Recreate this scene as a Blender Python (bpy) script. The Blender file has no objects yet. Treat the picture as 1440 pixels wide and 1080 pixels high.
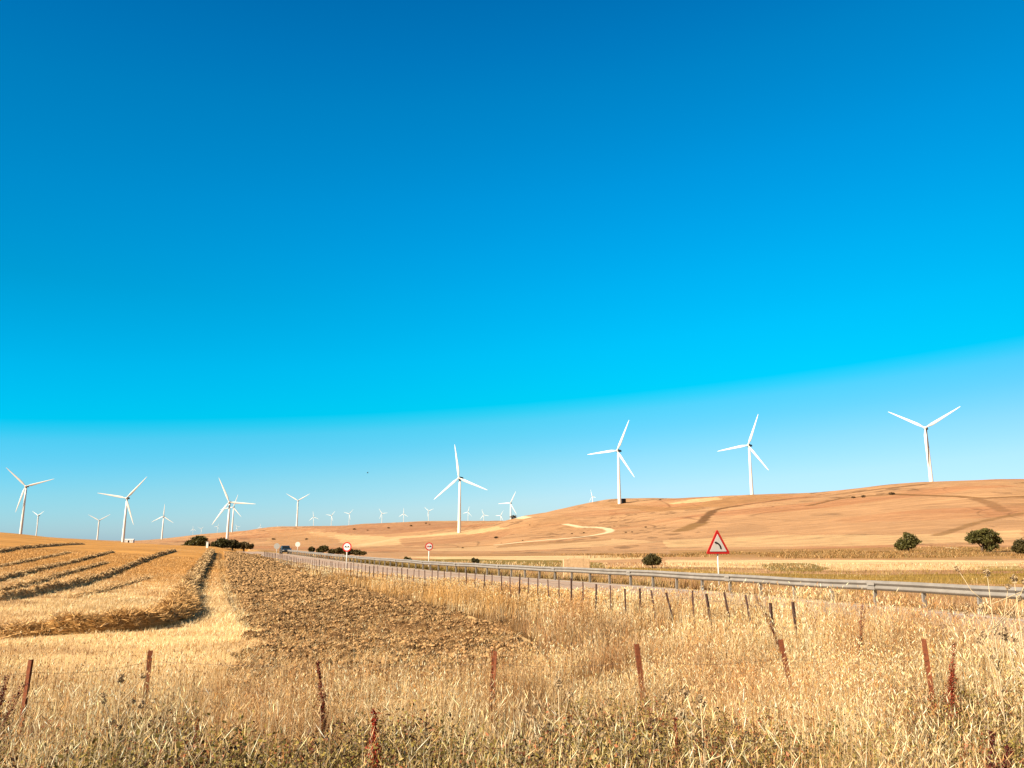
import bpy, bmesh, math, random
import numpy as np
from mathutils import Vector, Matrix

rng = np.random.default_rng(7)
random.seed(7)
S = bpy.context.scene
COL = bpy.data.collections.new("scene"); S.collection.children.link(COL)

# ------------------------------------------------------------------ camera
F = 1088.0; HOR = 758.0; EYE = 1.6
PITCH = math.atan((HOR-540)/F); CP, SP = math.cos(PITCH), math.sin(PITCH)
cam = bpy.data.cameras.new("camera"); camo = bpy.data.objects.new("camera", cam)
COL.objects.link(camo); S.camera = camo
cam.sensor_width = 36; cam.lens = 36*F/1440
camo.location = (0, 0, EYE); camo.rotation_euler = (math.pi/2+PITCH, 0, 0)
cam.clip_start = 0.1; cam.clip_end = 60000

def ray(px, py):
    """direction of a line of sight, normalised to y = 1 -> (x, z)"""
    u = (px-720)/F; v = (540-py)/F
    Y = CP-v*SP
    return u/Y, (SP+v*CP)/Y
def at(px, py, Y):
    x, z = ray(px, py)
    return Vector((x*Y, Y, EYE+z*Y))

# ------------------------------------------------------------------ noise
def vnoise(x, y, seed=0):
    xi = np.floor(x).astype(np.int64); yi = np.floor(y).astype(np.int64)
    xf = x-xi; yf = y-yi
    xf = xf*xf*(3-2*xf); yf = yf*yf*(3-2*yf)
    def h(a, b):
        n = (a*374761393 + b*668265263 + seed*982451653) & 0xffffffff
        n = ((n ^ (n >> 13))*1274126177) & 0xffffffff
        return ((n ^ (n >> 16)) & 0xffff)/65535.0
    a = h(xi, yi); b = h(xi+1, yi); c = h(xi, yi+1); d = h(xi+1, yi+1)
    return (a*(1-xf)+b*xf)*(1-yf)+(c*(1-xf)+d*xf)*yf
def fbm(x, y, seed=0, o=4):
    s = 0; a = 1; t = 0
    for i in range(o):
        s = s+a*vnoise(x*2**i, y*2**i, seed+i*17); t += a; a *= .5
    return s/t
def sstep(a, b, x):
    t = np.clip((x-a)/(b-a), 0, 1); return t*t*(3-2*t)

# ------------------------------------------------------------------ road line (guard rail foot)
RAIL = np.array([(14.4,-40),(14.4,-15),(15.0,-2),(14.8,7),(14.3,14),(13.4,20.6),(12.2,25),(10.8,29.2),(8.95,34.3),(6.5,40.2),(3.4,46.6),
    (-1.2,56),(-7.2,68.5),(-17.4,90.5),(-28.8,117),(-41,146),(-62,196),(-88,258),(-110,330)], float)
def resample(P, step):
    # smooth Catmull-Rom resampling
    out = []
    n = len(P)
    for i in range(n-1):
        p0 = P[max(i-1, 0)]; p1 = P[i]; p2 = P[i+1]; p3 = P[min(i+2, n-1)]
        L = np.linalg.norm(p2-p1); k = max(1, int(L/step))
        for j in range(k):
            t = j/k
            out.append(.5*((2*p1)+(-p0+p2)*t+(2*p0-5*p1+4*p2-p3)*t*t+(-p0+3*p1-3*p2+p3)*t**3))
    out.append(P[-1]); return np.array(out)
RAILC = resample(RAIL, 3.0)
def road_z(Y):   # relative to the eye
    return np.interp(Y, [-40, 0, 14, 21.5, 28.5, 34.2, 40, 46, 56, 67, 90, 146, 200, 260, 330],
                     [-1.6, -1.7, -1.86, -2.0, -2.13, -2.21, -2.29, -2.36, -2.49, -2.6, -2.67, -2.7, -3.1, -4.2, -6])
def seg_dist(X, Y, P):
    """unsigned distance, side (+ = left of travel), y of nearest point"""
    best = np.full(X.shape, 1e9); side = np.zeros(X.shape); yy = np.zeros(X.shape)
    for a, b in zip(P[:-1], P[1:]):
        d = b-a; L2 = d@d+1e-12
        t = np.clip(((X-a[0])*d[0]+(Y-a[1])*d[1])/L2, 0, 1)
        cx = a[0]+t*d[0]; cy = a[1]+t*d[1]
        D = np.hypot(X-cx, Y-cy); m = D < best
        best = np.where(m, D, best); side = np.where(m, d[0]*(Y-a[1])-d[1]*(X-a[0]), side); yy = np.where(m, cy, yy)
    return best, np.sign(side), yy

# ------------------------------------------------------------------ terrain
# rows: distance; columns: bearing; z relative to the eye ('y' rows hold slopes seen from the camera)
COLS = [-500, 0, 90, 180, 300, 400, 520, 650, 760, 870, 1000, 1150, 1311, 1440, 1900]
NEAR = {2: [-1.6]*15, 4: [-1.72]*15, 7: [-2.2]*15, 10: [-2.5]*15,
    20: [-2.3,-2.5,-2.55,-2.6,-2.62,-2.62,-2.62,-2.62,-2.65,-2.7,-2.7,-2.7,-2.7,-2.7,-2.7],
    35: [-1.8,-2.3,-2.45,-2.6,-2.72,-2.75,-2.75,-2.75,-2.8,-2.9,-3,-3,-3,-3,-3],
    70: [0,-1.5,-2.0,-2.5,-2.85,-3.05,-3.1,-3.2,-3.4,-3.5,-3.5,-3.5,-3.5,-3.5,-3.5]}
FAR = {110: [735,764,769,773.5,780.5,786,791,794,796,797,797.5,798,798,798,798],
    160: [730,757,764,768,773.5,778.5,785,786,786.5,787,787,787,787,787,787],
    220: [728,750.5,758.5,764.5,769,776,780.5,781,781.5,781.5,781,780,779.5,779,778],
    300: [732,749,757.5,763,770.5,774.5,778,779,779.5,779.5,778.5,776,773,771,766],
    420: [738,752,759,764.5,770,772,775.5,777,775.5,772,766,756,745,740,730],
    600: [740,753,760,766,768.5,769,771.5,770.5,765,756,743.5,728,712,704,696],
    800: [742,753,760,766,767,766,766,759.5,742,733,718,704,683,675.5,674],
    880: [742,753,760,766,766.5,764.5,763.5,754,729.5,722,710,697.5,677.5,674,672],
    993: [743,753,760,765,766,762,760,747.5,722,709.5,698.5,693.5,681,680,680],
    1120: [743,753,759.5,764,763.5,760,754,742.5,724,702,701,700,690,690,690],
    1400: [744,753,759,763.5,759,755,743,735.5,731,712,712,712,712,712,712],
    1600: [745,753,758.5,763,757.5,750.5,736.5,732.5,733,722,722,722,722,722,722],
    2150: [746,752,757.5,761.5,753,740.5,740,737,735,728,728,728,728,728,728],
    2800: [746,751.5,757,760.5,750,744,742,738,736,734,734,734,734,734,734],
    4500: [748,752,757,762,755,744,738,734,735,735,735,735,735,735,735],
    8000: [748,754,758,762,754.5,748,744,740,740,740,740,740,740,740,740],
    16000:[756,757,759,762,760,757,757,757,757,757,757,757,757,757,757]}
def pchip(xk, yk, xq):
    """monotone cubic along axis 0; yk (n, m)"""
    h = np.diff(xk); d = np.diff(yk, axis=0)/h[:, None]
    m = np.zeros_like(yk)
    a, b = d[:-1], d[1:]
    w1 = (2*h[1:]+h[:-1])[:, None]; w2 = (h[1:]+2*h[:-1])[:, None]
    with np.errstate(divide='ignore', invalid='ignore'):
        hm = (w1+w2)/(w1/a+w2/b)
    m[1:-1] = np.where(a*b > 0, hm, 0); m[0] = d[0]; m[-1] = d[-1]
    i = np.clip(np.searchsorted(xk, xq)-1, 0, len(xk)-2)
    t = ((xq-xk[i])/h[i])[:, None]; H = h[i][:, None]
    return ((1+2*t)*(1-t)**2*yk[i]+t*(1-t)**2*H*m[i]+t*t*(3-2*t)*yk[i+1]+t*t*(t-1)*H*m[i+1])
ck = np.array([(p-720)/F*CP for p in COLS])
dk = sorted(list(NEAR)+list(FAR)); Zt = []
for D in dk:
    if D in NEAR: Zt.append(NEAR[D])
    else: Zt.append([ray(720, y)[1]*D for y in FAR[D]])
Zt = np.array(Zt, float); lk = np.log(np.array(dk, float))
LQ = np.linspace(lk[0], lk[-1], 500); CQ = np.linspace(ck[0], ck[-1], 500)
G = pchip(lk, Zt, LQ); G = pchip(ck, G.T.copy(), CQ).T
def base_z(X, Y):
    Ye = np.maximum(np.maximum(Y, .75*np.abs(X)), 2.0)
    c = np.clip(X/Ye, CQ[0], CQ[-1]-1e-6); l = np.clip(np.log(Ye), LQ[0], LQ[-1]-1e-6)
    a = (c-CQ[0])/(CQ[1]-CQ[0]); b = (l-LQ[0])/(LQ[1]-LQ[0])
    i = np.clip(a.astype(int), 0, 498); j = np.clip(b.astype(int), 0, 498); a = a-i; b = b-j
    z = (G[j, i]*(1-a)+G[j, i+1]*a)*(1-b)+(G[j+1, i]*(1-a)+G[j+1, i+1]*a)*b
    amp = .0016*Ye*sstep(150, 500, Ye)
    z = z+amp*(fbm(X/60+5, Y/60, 3, 3)-.5)*2*np.clip(1.3-Ye/2500, .2, 1)
    z = z+.06*(fbm(X/2.5, Y/2.5, 9, 3)-.5)*(Ye < 300)
    return z
def terrain(X, Y):
    X = np.asarray(X, float); Y = np.asarray(Y, float)
    z = base_z(X, Y)
    near = (np.hypot(X, Y) < 420) & (X < 60)
    if near.any():
        xs, ys = X[near], Y[near]
        d, s, yy = seg_dist(xs, ys, RAILC); d = d*s
        w = np.where(d > 0, 1-sstep(7.0, 8.8, d), 1-sstep(.7, 4.0, -d))
        zr = road_z(yy)-.05
        zz = z[near]; z[near] = zz*(1-w)+zr*w
    return z+EYE
def tz(x, y): return float(terrain(np.array([x]), np.array([y]))[0])
def ground_hit(px, py):
    rx, rz = ray(px, py)
    Ys = np.exp(np.linspace(math.log(3), math.log(15000), 1100))
    g = terrain(rx*Ys, Ys)-(EYE+rz*Ys)
    k = np.where(g > 0)[0]
    if len(k) == 0: k = int(np.argmax(g[:1000]/Ys[:1000]))
    else:
        k = int(k[0])
        if k > 0:
            t = g[k-1]/(g[k-1]-g[k]); Y = Ys[k-1]+(Ys[k]-Ys[k-1])*t
            return np.array([rx*Y, Y])
    return np.array([rx*Ys[k], Ys[k]])
def hits(pts, step=12):
    out = []
    for (a, b) in zip(pts[:-1], pts[1:]):
        n = max(1, int(math.hypot(b[0]-a[0], b[1]-a[1])/step))
        for i in range(n):
            t = i/n; out.append(ground_hit(a[0]+(b[0]-a[0])*t, a[1]+(b[1]-a[1])*t))
    out.append(ground_hit(*pts[-1])); return np.array(out)
def in_poly(X, Y, P):
    ins = np.zeros(X.shape, bool)
    x1, y1 = P[:, 0], P[:, 1]; x2, y2 = np.roll(x1, -1), np.roll(y1, -1)
    m = (X > x1.min()) & (X < x1.max()) & (Y > y1.min()) & (Y < y1.max())
    xs, ys = X[m], Y[m]; r = np.zeros(xs.shape, bool)
    for a, b, c, d in zip(x1, y1, x2, y2):
        if b == d: continue
        r ^= ((b > ys) != (d > ys)) & (xs < (c-a)*(ys-b)/(d-b)+a)
    ins[m] = r; return ins

# ------------------------------------------------------------------ object helpers
KA = .80   # overall albedo level
def tag(o, label=None, cat=None, group=None, kind=None):
    if label: o['label'] = label
    if cat: o['category'] = cat
    if group: o['group'] = group
    if kind: o['kind'] = kind
    return o
def link(o, parent=None):
    COL.objects.link(o)
    if parent: o.parent = parent
    return o
def empty(name, loc, rz=0):
    o = bpy.data.objects.new(name, None); COL.objects.link(o)
    o.location = loc; o.rotation_euler = (0, 0, rz); o.empty_display_size = .3
    return o
def np_mesh(name, V, Fc, mat, parent=None, col=None, smooth=False):
    """V (n,3); Fc (m,k) constant corner count"""
    V = np.asarray(V, np.float32); Fc = np.asarray(Fc, np.int32)
    me = bpy.data.meshes.new(name); n, k = Fc.shape
    me.vertices.add(len(V)); me.vertices.foreach_set('co', V.ravel())
    me.loops.add(n*k); me.loops.foreach_set('vertex_index', Fc.ravel())
    me.polygons.add(n); me.polygons.foreach_set('loop_start', np.arange(0, n*k, k, dtype=np.int32))
    me.polygons.foreach_set('loop_total', np.full(n, k, np.int32))
    me.polygons.foreach_set('use_smooth', np.full(n, smooth, bool))
    me.update(calc_edges=True)
    if col is not None:
        at_ = me.color_attributes.new('Col', 'FLOAT_COLOR', 'POINT')
        c = np.ones((len(V), 4), np.float32); c[:, :3] = np.clip(np.asarray(col)*KA, 0, .9)
        at_.data.foreach_set('color', c.ravel())
    me.materials.append(mat)
    o = bpy.data.objects.new(name, me); return link(o, parent)
class MB:
    def __init__(s): s.bm = bmesh.new()
    def box(s, c, size, rot=None, taper=1.0):
        M = Matrix.Translation(c) @ (rot.to_4x4() if rot else Matrix()) @ Matrix.Diagonal((*size, 1))
        r = bmesh.ops.create_cube(s.bm, size=1, matrix=M)
        if taper != 1.0:
            Mi = M.inverted()
            for v in r['verts']:
                l = Mi @ v.co
                if l.z > 0: l.x *= taper; l.y *= taper; v.co = M @ l
        return s
    def tube(s, pts, rads, seg=8, cap=True):
        pts = [Vector(p) for p in pts]
        if not hasattr(rads, '__len__'): rads = [rads]*len(pts)
        rings = []
        for i, p in enumerate(pts):
            d = (pts[min(i+1, len(pts)-1)]-pts[max(i-1, 0)]).normalized()
            a = d.orthogonal().normalized() if abs(d.z) < .9 else Vector((1, 0, 0))
            a = (a-d*a.dot(d)).normalized(); b = d.cross(a)
            if i and rings:
                pass
            rings.append([s.bm.verts.new(p+(a*math.cos(t)+b*math.sin(t))*rads[i]) for t in [2*math.pi*k/seg for k in range(seg)]])
        for r0, r1 in zip(rings[:-1], rings[1:]):
            for k in range(seg):
                s.bm.faces.new((r0[k], r0[(k+1) % seg], r1[(k+1) % seg], r1[k]))
        if cap:
            s.bm.faces.new(rings[0][::-1]); s.bm.faces.new(rings[-1])
        return s
    def prism(s, outline, depth, M=Matrix()):
        """outline in local xz, thickness along y"""
        a = [s.bm.verts.new(M @ Vector((x, -depth/2, z))) for x, z in outline]
        b = [s.bm.verts.new(M @ Vector((x, depth/2, z))) for x, z in outline]
        s.bm.faces.new(a); s.bm.faces.new(b[::-1])
        n = len(a)
        for i in range(n): s.bm.faces.new((a[i], b[i], b[(i+1) % n], a[(i+1) % n]))
        return s
    def build(s, name, mat, parent=None, smooth=False, bevel=0):
        if bevel:
            bmesh.ops.bevel(s.bm, geom=s.bm.edges[:], offset=bevel, segments=2, affect='EDGES', profile=.6)
        bmesh.ops.recalc_face_normals(s.bm, faces=s.bm.faces[:])
        me = bpy.data.meshes.new(name); s.bm.to_mesh(me); s.bm.free()
        me.materials.append(mat)
        if smooth: me.polygons.foreach_set('use_smooth', [True]*len(me.polygons))
        return link(bpy.data.objects.new(name, me), parent)
def copy_tree(o, parent=None):
    c = o.copy(); COL.objects.link(c); c.parent = parent
    for ch in [x for x in o.children]: copy_tree(ch, c)
    return c

# ------------------------------------------------------------------ materials
def mat(name, color=(.5, .5, .5), rough=.7, metal=0, noise=0, nscale=5, dark=None, bump=0, bscale=40, attr=False, trans=0, spec=.3):
    color = tuple(v*.8 for v in color); dark = tuple(v*.8 for v in dark) if dark else None
    m = bpy.data.materials.new(name); m.use_nodes = True
    nt = m.node_tree; N = nt.nodes; L = nt.links
    b = N['Principled BSDF']; b.inputs['Roughness'].default_value = rough; b.inputs['Metallic'].default_value = metal
    b.inputs['Specular IOR Level'].default_value = spec
    b.inputs['Base Color'].default_value = (*color, 1)
    src = None
    tc = N.new('ShaderNodeTexCoord')
    if attr:
        a = N.new('ShaderNodeAttribute'); a.attribute_name = 'Col'; src = a.outputs['Color']
    if noise:
        n = N.new('ShaderNodeTexNoise'); n.inputs['Scale'].default_value = nscale; n.inputs['Detail'].default_value = 8
        n.inputs['Roughness'].default_value = .65
        L.new(tc.outputs['Object'], n.inputs['Vector'])
        r = N.new('ShaderNodeMapRange'); r.inputs[1].default_value = .3; r.inputs[2].default_value = .7
        r.inputs[3].default_value = 0; r.inputs[4].default_value = 1
        L.new(n.outputs['Fac'], r.inputs[0])
        mx = N.new('ShaderNodeMix'); mx.data_type = 'RGBA'
        L.new(r.outputs[0], mx.inputs[0])
        if attr:
            ml = N.new('ShaderNodeMix'); ml.data_type = 'RGBA'; ml.blend_type = 'MULTIPLY'; ml.inputs[0].default_value = 1
            mx.inputs[6].default_value = (1-noise, 1-noise, 1-noise, 1); mx.inputs[7].default_value = (1+noise, 1+noise, 1+noise, 1)
            L.new(src, ml.inputs[6]); L.new(mx.outputs[2], ml.inputs[7]); src = ml.outputs[2]
        else:
            mx.inputs[6].default_value = (*color, 1); dk_ = dark or tuple(c*(1-noise) for c in color)
            mx.inputs[7].default_value = (*dk_, 1); src = mx.outputs[2]
    if src: L.new(src, b.inputs['Base Color'])
    if bump:
        n2 = N.new('ShaderNodeTexNoise'); n2.inputs['Scale'].default_value = bscale; n2.inputs['Detail'].default_value = 6
        L.new(tc.outputs['Object'], n2.inputs['Vector'])
        bp = N.new('ShaderNodeBump'); bp.inputs['Strength'].default_value = 1; bp.inputs['Distance'].default_value = bump
        L.new(n2.outputs['Fac'], bp.inputs['Height']); L.new(bp.outputs[0], b.inputs['Normal'])
    if trans:
        t = N.new('ShaderNodeBsdfTranslucent'); ms = N.new('ShaderNodeMixShader'); ms.inputs[0].default_value = trans
        if src: L.new(src, t.inputs['Color'])
        else: t.inputs['Color'].default_value = (*color, 1)
        L.new(b.outputs[0], ms.inputs[1]); L.new(t.outputs[0], ms.inputs[2]); L.new(ms.outputs[0], N['Material Output'].inputs[0])
    return m
M_white = mat('turbine_white', (.86, .84, .80), .4, noise=.04, nscale=.3)
M_nac = mat('nacelle_shaded', (.028, .026, .03), .5, noise=.3, nscale=1)  # near-black carries the nacelles' shade in the colour; shed and doors share it
M_grass = mat('dry_grass', rough=.6, attr=True, trans=.12, spec=.3)
M_leaf = mat('leaf', rough=.55, attr=True, trans=.2, spec=.25)
M_clod = mat('clod', rough=.95, attr=True, noise=.25, nscale=14, spec=.05)
M_steel = mat('galvanised_steel', (.37, .335, .295), .55, metal=.15, noise=.5, nscale=2.2, dark=(.25, .225, .2))
M_post = mat('rusty_iron', (.30, .085, .03), .85, noise=.6, nscale=18, dark=(.10, .03, .015), bump=.002)
M_postdark = mat('weathered_iron', (.12, .06, .045), .85, noise=.5, nscale=12, dark=(.05, .025, .02))
M_wire = mat('wire', (.16, .11, .09), .6, metal=.4)
M_paint_w = mat('sign_white', (.85, .84, .82), .45, noise=.04, nscale=4)
M_red = mat('sign_red', (.72, .03, .03), .45, noise=.08, nscale=5)
M_black = mat('sign_black', (.012, .012, .014), .5)
M_signback = mat('sign_back', (.5, .5, .48), .5, metal=.4)
M_asph = mat('asphalt', (.52, .37, .275), .9, noise=.25, nscale=1.2, dark=(.38, .275, .21), bump=.004, bscale=60, spec=.02)
M_line = mat('road_paint', (.75, .72, .66), .7, noise=.25, nscale=9, dark=(.5, .46, .42))
M_conc = mat('concrete', (.74, .52, .30), .9, noise=.4, nscale=4, dark=(.5, .34, .19), bump=.01, bscale=12)
M_wall = mat('whitewash', (.82, .80, .76), .8, noise=.08, nscale=.5)
M_roof = mat('roof_tile', (.45, .30, .22), .8, noise=.3, nscale=.6)
M_bark = mat('bark', (.16, .11, .075), .9, noise=.4, nscale=4)
M_car = mat('car_paint', (.02, .028, .034), .25, spec=.6)
M_glass = mat('car_glass', (.015, .02, .022), .3, spec=.3)
M_tyre = mat('tyre', (.02, .02, .02), .9)
M_lamp = mat('lamp_glass', (.7, .7, .68), .15)
M_bird = mat('feathers', (.05, .045, .04), .8)

# ------------------------------------------------------------------ world and sun
SUN_AZ = Vector((-.80, -.60)).normalized(); SUN_EL = math.radians(35)
w = bpy.data.worlds.new("World"); S.world = w; w.use_nodes = True
nt = w.node_tree; N = nt.nodes; L = nt.links
sky = N.new('ShaderNodeTexSky'); sky.sky_type = 'NISHITA'; sky.sun_disc = False
sky.sun_elevation = SUN_EL; sky.sun_rotation = math.atan2(SUN_AZ.x, SUN_AZ.y)
sky.altitude = 0; sky.air_density = 1; sky.dust_density = .3; sky.ozone_density = 1
bg = N['Background']; bg.inputs['Strength'].default_value = .069
# phone-camera rendering of the clear sky: correction by elevation and bearing on top of the physical sky
tc = N.new('ShaderNodeTexCoord'); sx = N.new('ShaderNodeSeparateXYZ'); L.new(tc.outputs['Generated'], sx.inputs[0])
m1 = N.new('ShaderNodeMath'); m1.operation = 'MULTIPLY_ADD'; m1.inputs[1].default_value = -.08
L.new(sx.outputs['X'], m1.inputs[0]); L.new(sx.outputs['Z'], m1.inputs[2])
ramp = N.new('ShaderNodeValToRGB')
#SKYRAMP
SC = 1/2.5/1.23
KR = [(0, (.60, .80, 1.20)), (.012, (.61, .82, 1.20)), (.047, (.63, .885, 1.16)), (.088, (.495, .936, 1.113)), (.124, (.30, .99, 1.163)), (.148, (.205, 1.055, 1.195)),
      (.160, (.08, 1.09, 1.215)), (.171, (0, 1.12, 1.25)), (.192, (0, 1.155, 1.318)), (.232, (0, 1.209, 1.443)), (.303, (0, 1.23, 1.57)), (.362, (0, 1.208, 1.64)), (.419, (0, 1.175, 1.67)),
      (.5227, (0, 1.075, 1.585)), (.569, (0, .978, 1.535)), (.66, (0, .80, 1.35)), (.80, (.45, .42, .42)), (1, (.5, .38, .35))]  # last stops: unseen zenith dimmed and warmed to cut blue fill light
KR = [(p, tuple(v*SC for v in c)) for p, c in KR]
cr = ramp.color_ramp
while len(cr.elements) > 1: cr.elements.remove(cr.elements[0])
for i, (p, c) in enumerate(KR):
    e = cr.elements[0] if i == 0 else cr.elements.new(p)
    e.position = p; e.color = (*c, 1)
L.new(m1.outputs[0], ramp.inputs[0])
mu = N.new('ShaderNodeVectorMath'); mu.operation = 'MULTIPLY'
sc25 = N.new('ShaderNodeVectorMath'); sc25.operation = 'SCALE'; sc25.inputs['Scale'].default_value = 2.5
L.new(ramp.outputs[0], sc25.inputs[0])
# blue correction in front only; behind the camera the sky is dimmed and warmed for warmer shadows
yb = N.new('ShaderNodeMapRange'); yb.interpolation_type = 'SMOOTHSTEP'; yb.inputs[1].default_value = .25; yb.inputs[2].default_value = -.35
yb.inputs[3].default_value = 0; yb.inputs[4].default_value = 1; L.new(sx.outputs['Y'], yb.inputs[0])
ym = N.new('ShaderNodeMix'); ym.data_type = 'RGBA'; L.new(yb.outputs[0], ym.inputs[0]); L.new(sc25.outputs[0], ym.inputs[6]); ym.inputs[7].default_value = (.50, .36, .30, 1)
L.new(sky.outputs[0], mu.inputs[0]); L.new(ym.outputs[2], mu.inputs[1]); # darker towards the left and both ends of the view: tilt and lens vignetting put into the sky colour
bx = N.new('ShaderNodeMath'); bx.operation = 'MULTIPLY_ADD'; bx.inputs[1].default_value = -.5; bx.inputs[2].default_value = .12
L.new(sx.outputs['X'], bx.inputs[0])
bx2 = N.new('ShaderNodeMath'); bx2.operation = 'MULTIPLY_ADD'; bx2.inputs[2].default_value = 1.0
zz = N.new('ShaderNodeMath'); zz.operation = 'MULTIPLY'; zz.use_clamp = True; zz.inputs[1].default_value = 3.5; L.new(sx.outputs['Z'], zz.inputs[0])
xz = N.new('ShaderNodeMath'); xz.operation = 'MULTIPLY'; L.new(sx.outputs['X'], xz.inputs[0]); L.new(zz.outputs[0], xz.inputs[1])
L.new(xz.outputs[0], bx2.inputs[0]); L.new(bx.outputs[0], bx2.inputs[1])
fx = N.new('ShaderNodeVectorMath'); fx.operation = 'SCALE'; L.new(mu.outputs[0], fx.inputs[0]); L.new(bx2.outputs[0], fx.inputs['Scale'])
lx = N.new('ShaderNodeMath'); lx.operation = 'MULTIPLY'; lx.use_clamp = True; lx.inputs[1].default_value = -1.0; L.new(sx.outputs['X'], lx.inputs[0])
iz = N.new('ShaderNodeMath'); iz.operation = 'SUBTRACT'; iz.use_clamp = True; iz.inputs[0].default_value = 1; L.new(zz.outputs[0], iz.inputs[1])
lz = N.new('ShaderNodeMath'); lz.operation = 'MULTIPLY'; L.new(lx.outputs[0], lz.inputs[0]); L.new(iz.outputs[0], lz.inputs[1])
tv = N.new('ShaderNodeCombineXYZ')
for i_, kq in enumerate((-.30, .03, .55)):
    mm = N.new('ShaderNodeMath'); mm.operation = 'MULTIPLY_ADD'; mm.inputs[1].default_value = kq; mm.inputs[2].default_value = 1
    L.new(lz.outputs[0], mm.inputs[0]); L.new(mm.outputs[0], tv.inputs[i_])
fv = N.new('ShaderNodeVectorMath'); fv.operation = 'MULTIPLY'; L.new(fx.outputs[0], fv.inputs[0]); L.new(tv.outputs[0], fv.inputs[1])
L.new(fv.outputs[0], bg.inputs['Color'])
sun = bpy.data.lights.new('sun', 'SUN'); sun.energy = 5.0; sun.angle = math.radians(.5); sun.color = (1, .87, .68)
so = bpy.data.objects.new('sun', sun); COL.objects.link(so)
sd = Vector((SUN_AZ.x*math.cos(SUN_EL), SUN_AZ.y*math.cos(SUN_EL), math.sin(SUN_EL)))
so.rotation_euler = sd.to_track_quat('Z', 'Y').to_euler(); so.location = (-20, -20, 30)
S.view_settings.view_transform = 'Standard'; S.view_settings.look = 'None'
S.view_settings.exposure = 1.15; S.view_settings.gamma = 1
try: S.cycles.max_bounces = 4; S.cycles.diffuse_bounces = 1; S.cycles.transparent_max_bounces = 4
except Exception: pass

def plough_mask(X, Y):
    a = np.clip(12/np.maximum(Y, 8), .25, 1.3)
    return in_poly(X+(fbm(X/1.1, Y/1.1, 101, 4)-.5)*2.6*a, Y+(fbm(X/1.3+9, Y/1.3, 102, 4)-.5)*4.2*a, PLOUGH)
# ------------------------------------------------------------------ land cover outlines (from their sight lines down onto the land)
PLOUGH = hits([(316,776),(318,800),(328,832),(350,864),(362,880),(345,905),(335,940),(350,975),(520,985),(700,970),(750,930),(745,900),(700,880),(660,866),(589,849),(547,840),(485,822),(422,805),(365,780)], 14)
FURROW = hits([(314,777),(317,800),(327,832),(350,865),(364,882)], 8)
VERGE_IN = hits([(365,780),(422,805),(485,822),(547,840),(589,849),(660,866),(700,880),(745,900),(770,930)], 20)
def P(*pts): return hits(list(pts), 10)
bands = [  # polygon, colour, strength
 # --- right hill
 (P((985,711),(1000,702),(1030,698.5),(1060,696.5),(1095,698),(1110,700),(1060,706),(1015,714)), (.42,.22,.09), .8),
 (P((830,707),(862,708),(900,711),(950,713),(990,709),(985,716),(930,720),(890,716),(840,712)), (.38,.20,.08), .7),
 (P((940,707),(975,702),(1010,699.5),(1014,701.5),(990,705),(950,709)), (.75,.50,.25), .8),
 (P((790,713),(830,706),(858,709),(856,725),(845,735),(800,733),(770,728)), (.50,.28,.14), .5),
 (P((690,748),(740,732),(790,724),(840,738),(800,745),(740,752)), (.48,.26,.12), .6),
 (P((1400,700),(1440,698),(1480,700),(1480,718),(1440,720),(1412,716)), (.42,.22,.10), .45),
 (P((1060,735),(1250,722),(1380,722),(1360,735),(1260,745),(1100,752)), (.52,.29,.14), .45),
 (P((930,760),(1100,752),(1300,752),(1440,745),(1440,758),(1200,768),(940,770)), (.66,.43,.21), .6),
 # --- foot of the hills and the valley floor
 (P((1140,772),(1320,769),(1440,770),(1440,786),(1300,787),(1140,785),(930,783),(940,775)), (.40,.22,.08), .8),
 (P((840,783),(905,782),(905,785.5),(840,786)), (.30,.20,.08), .8),
 (P((940,787),(1440,788),(1440,801),(1180,802),(940,796)), (.80,.55,.28), .9),
 (P((850,797),(960,800),(1060,806),(1240,808),(1440,806),(1440,822),(1200,818),(1000,812),(860,806)), (.36,.22,.04), .9),
 (P((1068,796),(1090,792),(1140,792),(1166,799),(1150,803),(1080,803)), (.20,.14,.03), .9),
 (P((1380,797),(1440,796),(1440,803),(1385,803)), (.30,.22,.05), .7),
 (P((560,779),(860,778),(860,781),(620,783)), (.42,.22,.09), .7),
 (P((560,783),(850,781),(920,785),(840,788),(620,786.5)), (.80,.55,.28), .8),
 (P((540,787.5),(640,786),(790,788),(850,792),(850,799),(780,797),(620,794),(560,792)), (.22,.16,.035), .9),
 (P((560,774),(700,767),(860,757),(930,762),(860,768),(720,775)), (.66,.42,.21), .6),
 (P((700,768),(780,762),(860,757),(862,759.5),(780,765),(700,770.5)), (.36,.2,.09), .8),
 # --- middle hills
 (P((440,741),(500,737.5),(600,733.5),(650,735),(640,741),(560,750),(520,752),(460,748)), (.40,.20,.10), .75),
 (P((470,752),(560,755),(640,748),(700,740),(716,742),(640,756),(560,766),(500,770)), (.70,.45,.22), .8),
 (P((430,747),(470,749),(520,757),(500,760),(440,753)), (.66,.42,.20), .6),
 (P((560,758),(640,752),(720,747),(700,758),(640,764),(570,768)), (.42,.21,.10), .7),
 (P((380,748),(420,744),(450,752),(480,762),(420,770),(380,765)), (.50,.27,.12), .6),
 (P((200,763),(300,757),(380,757),(380,762),(300,765)), (.60,.36,.16), .6),
]
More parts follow.
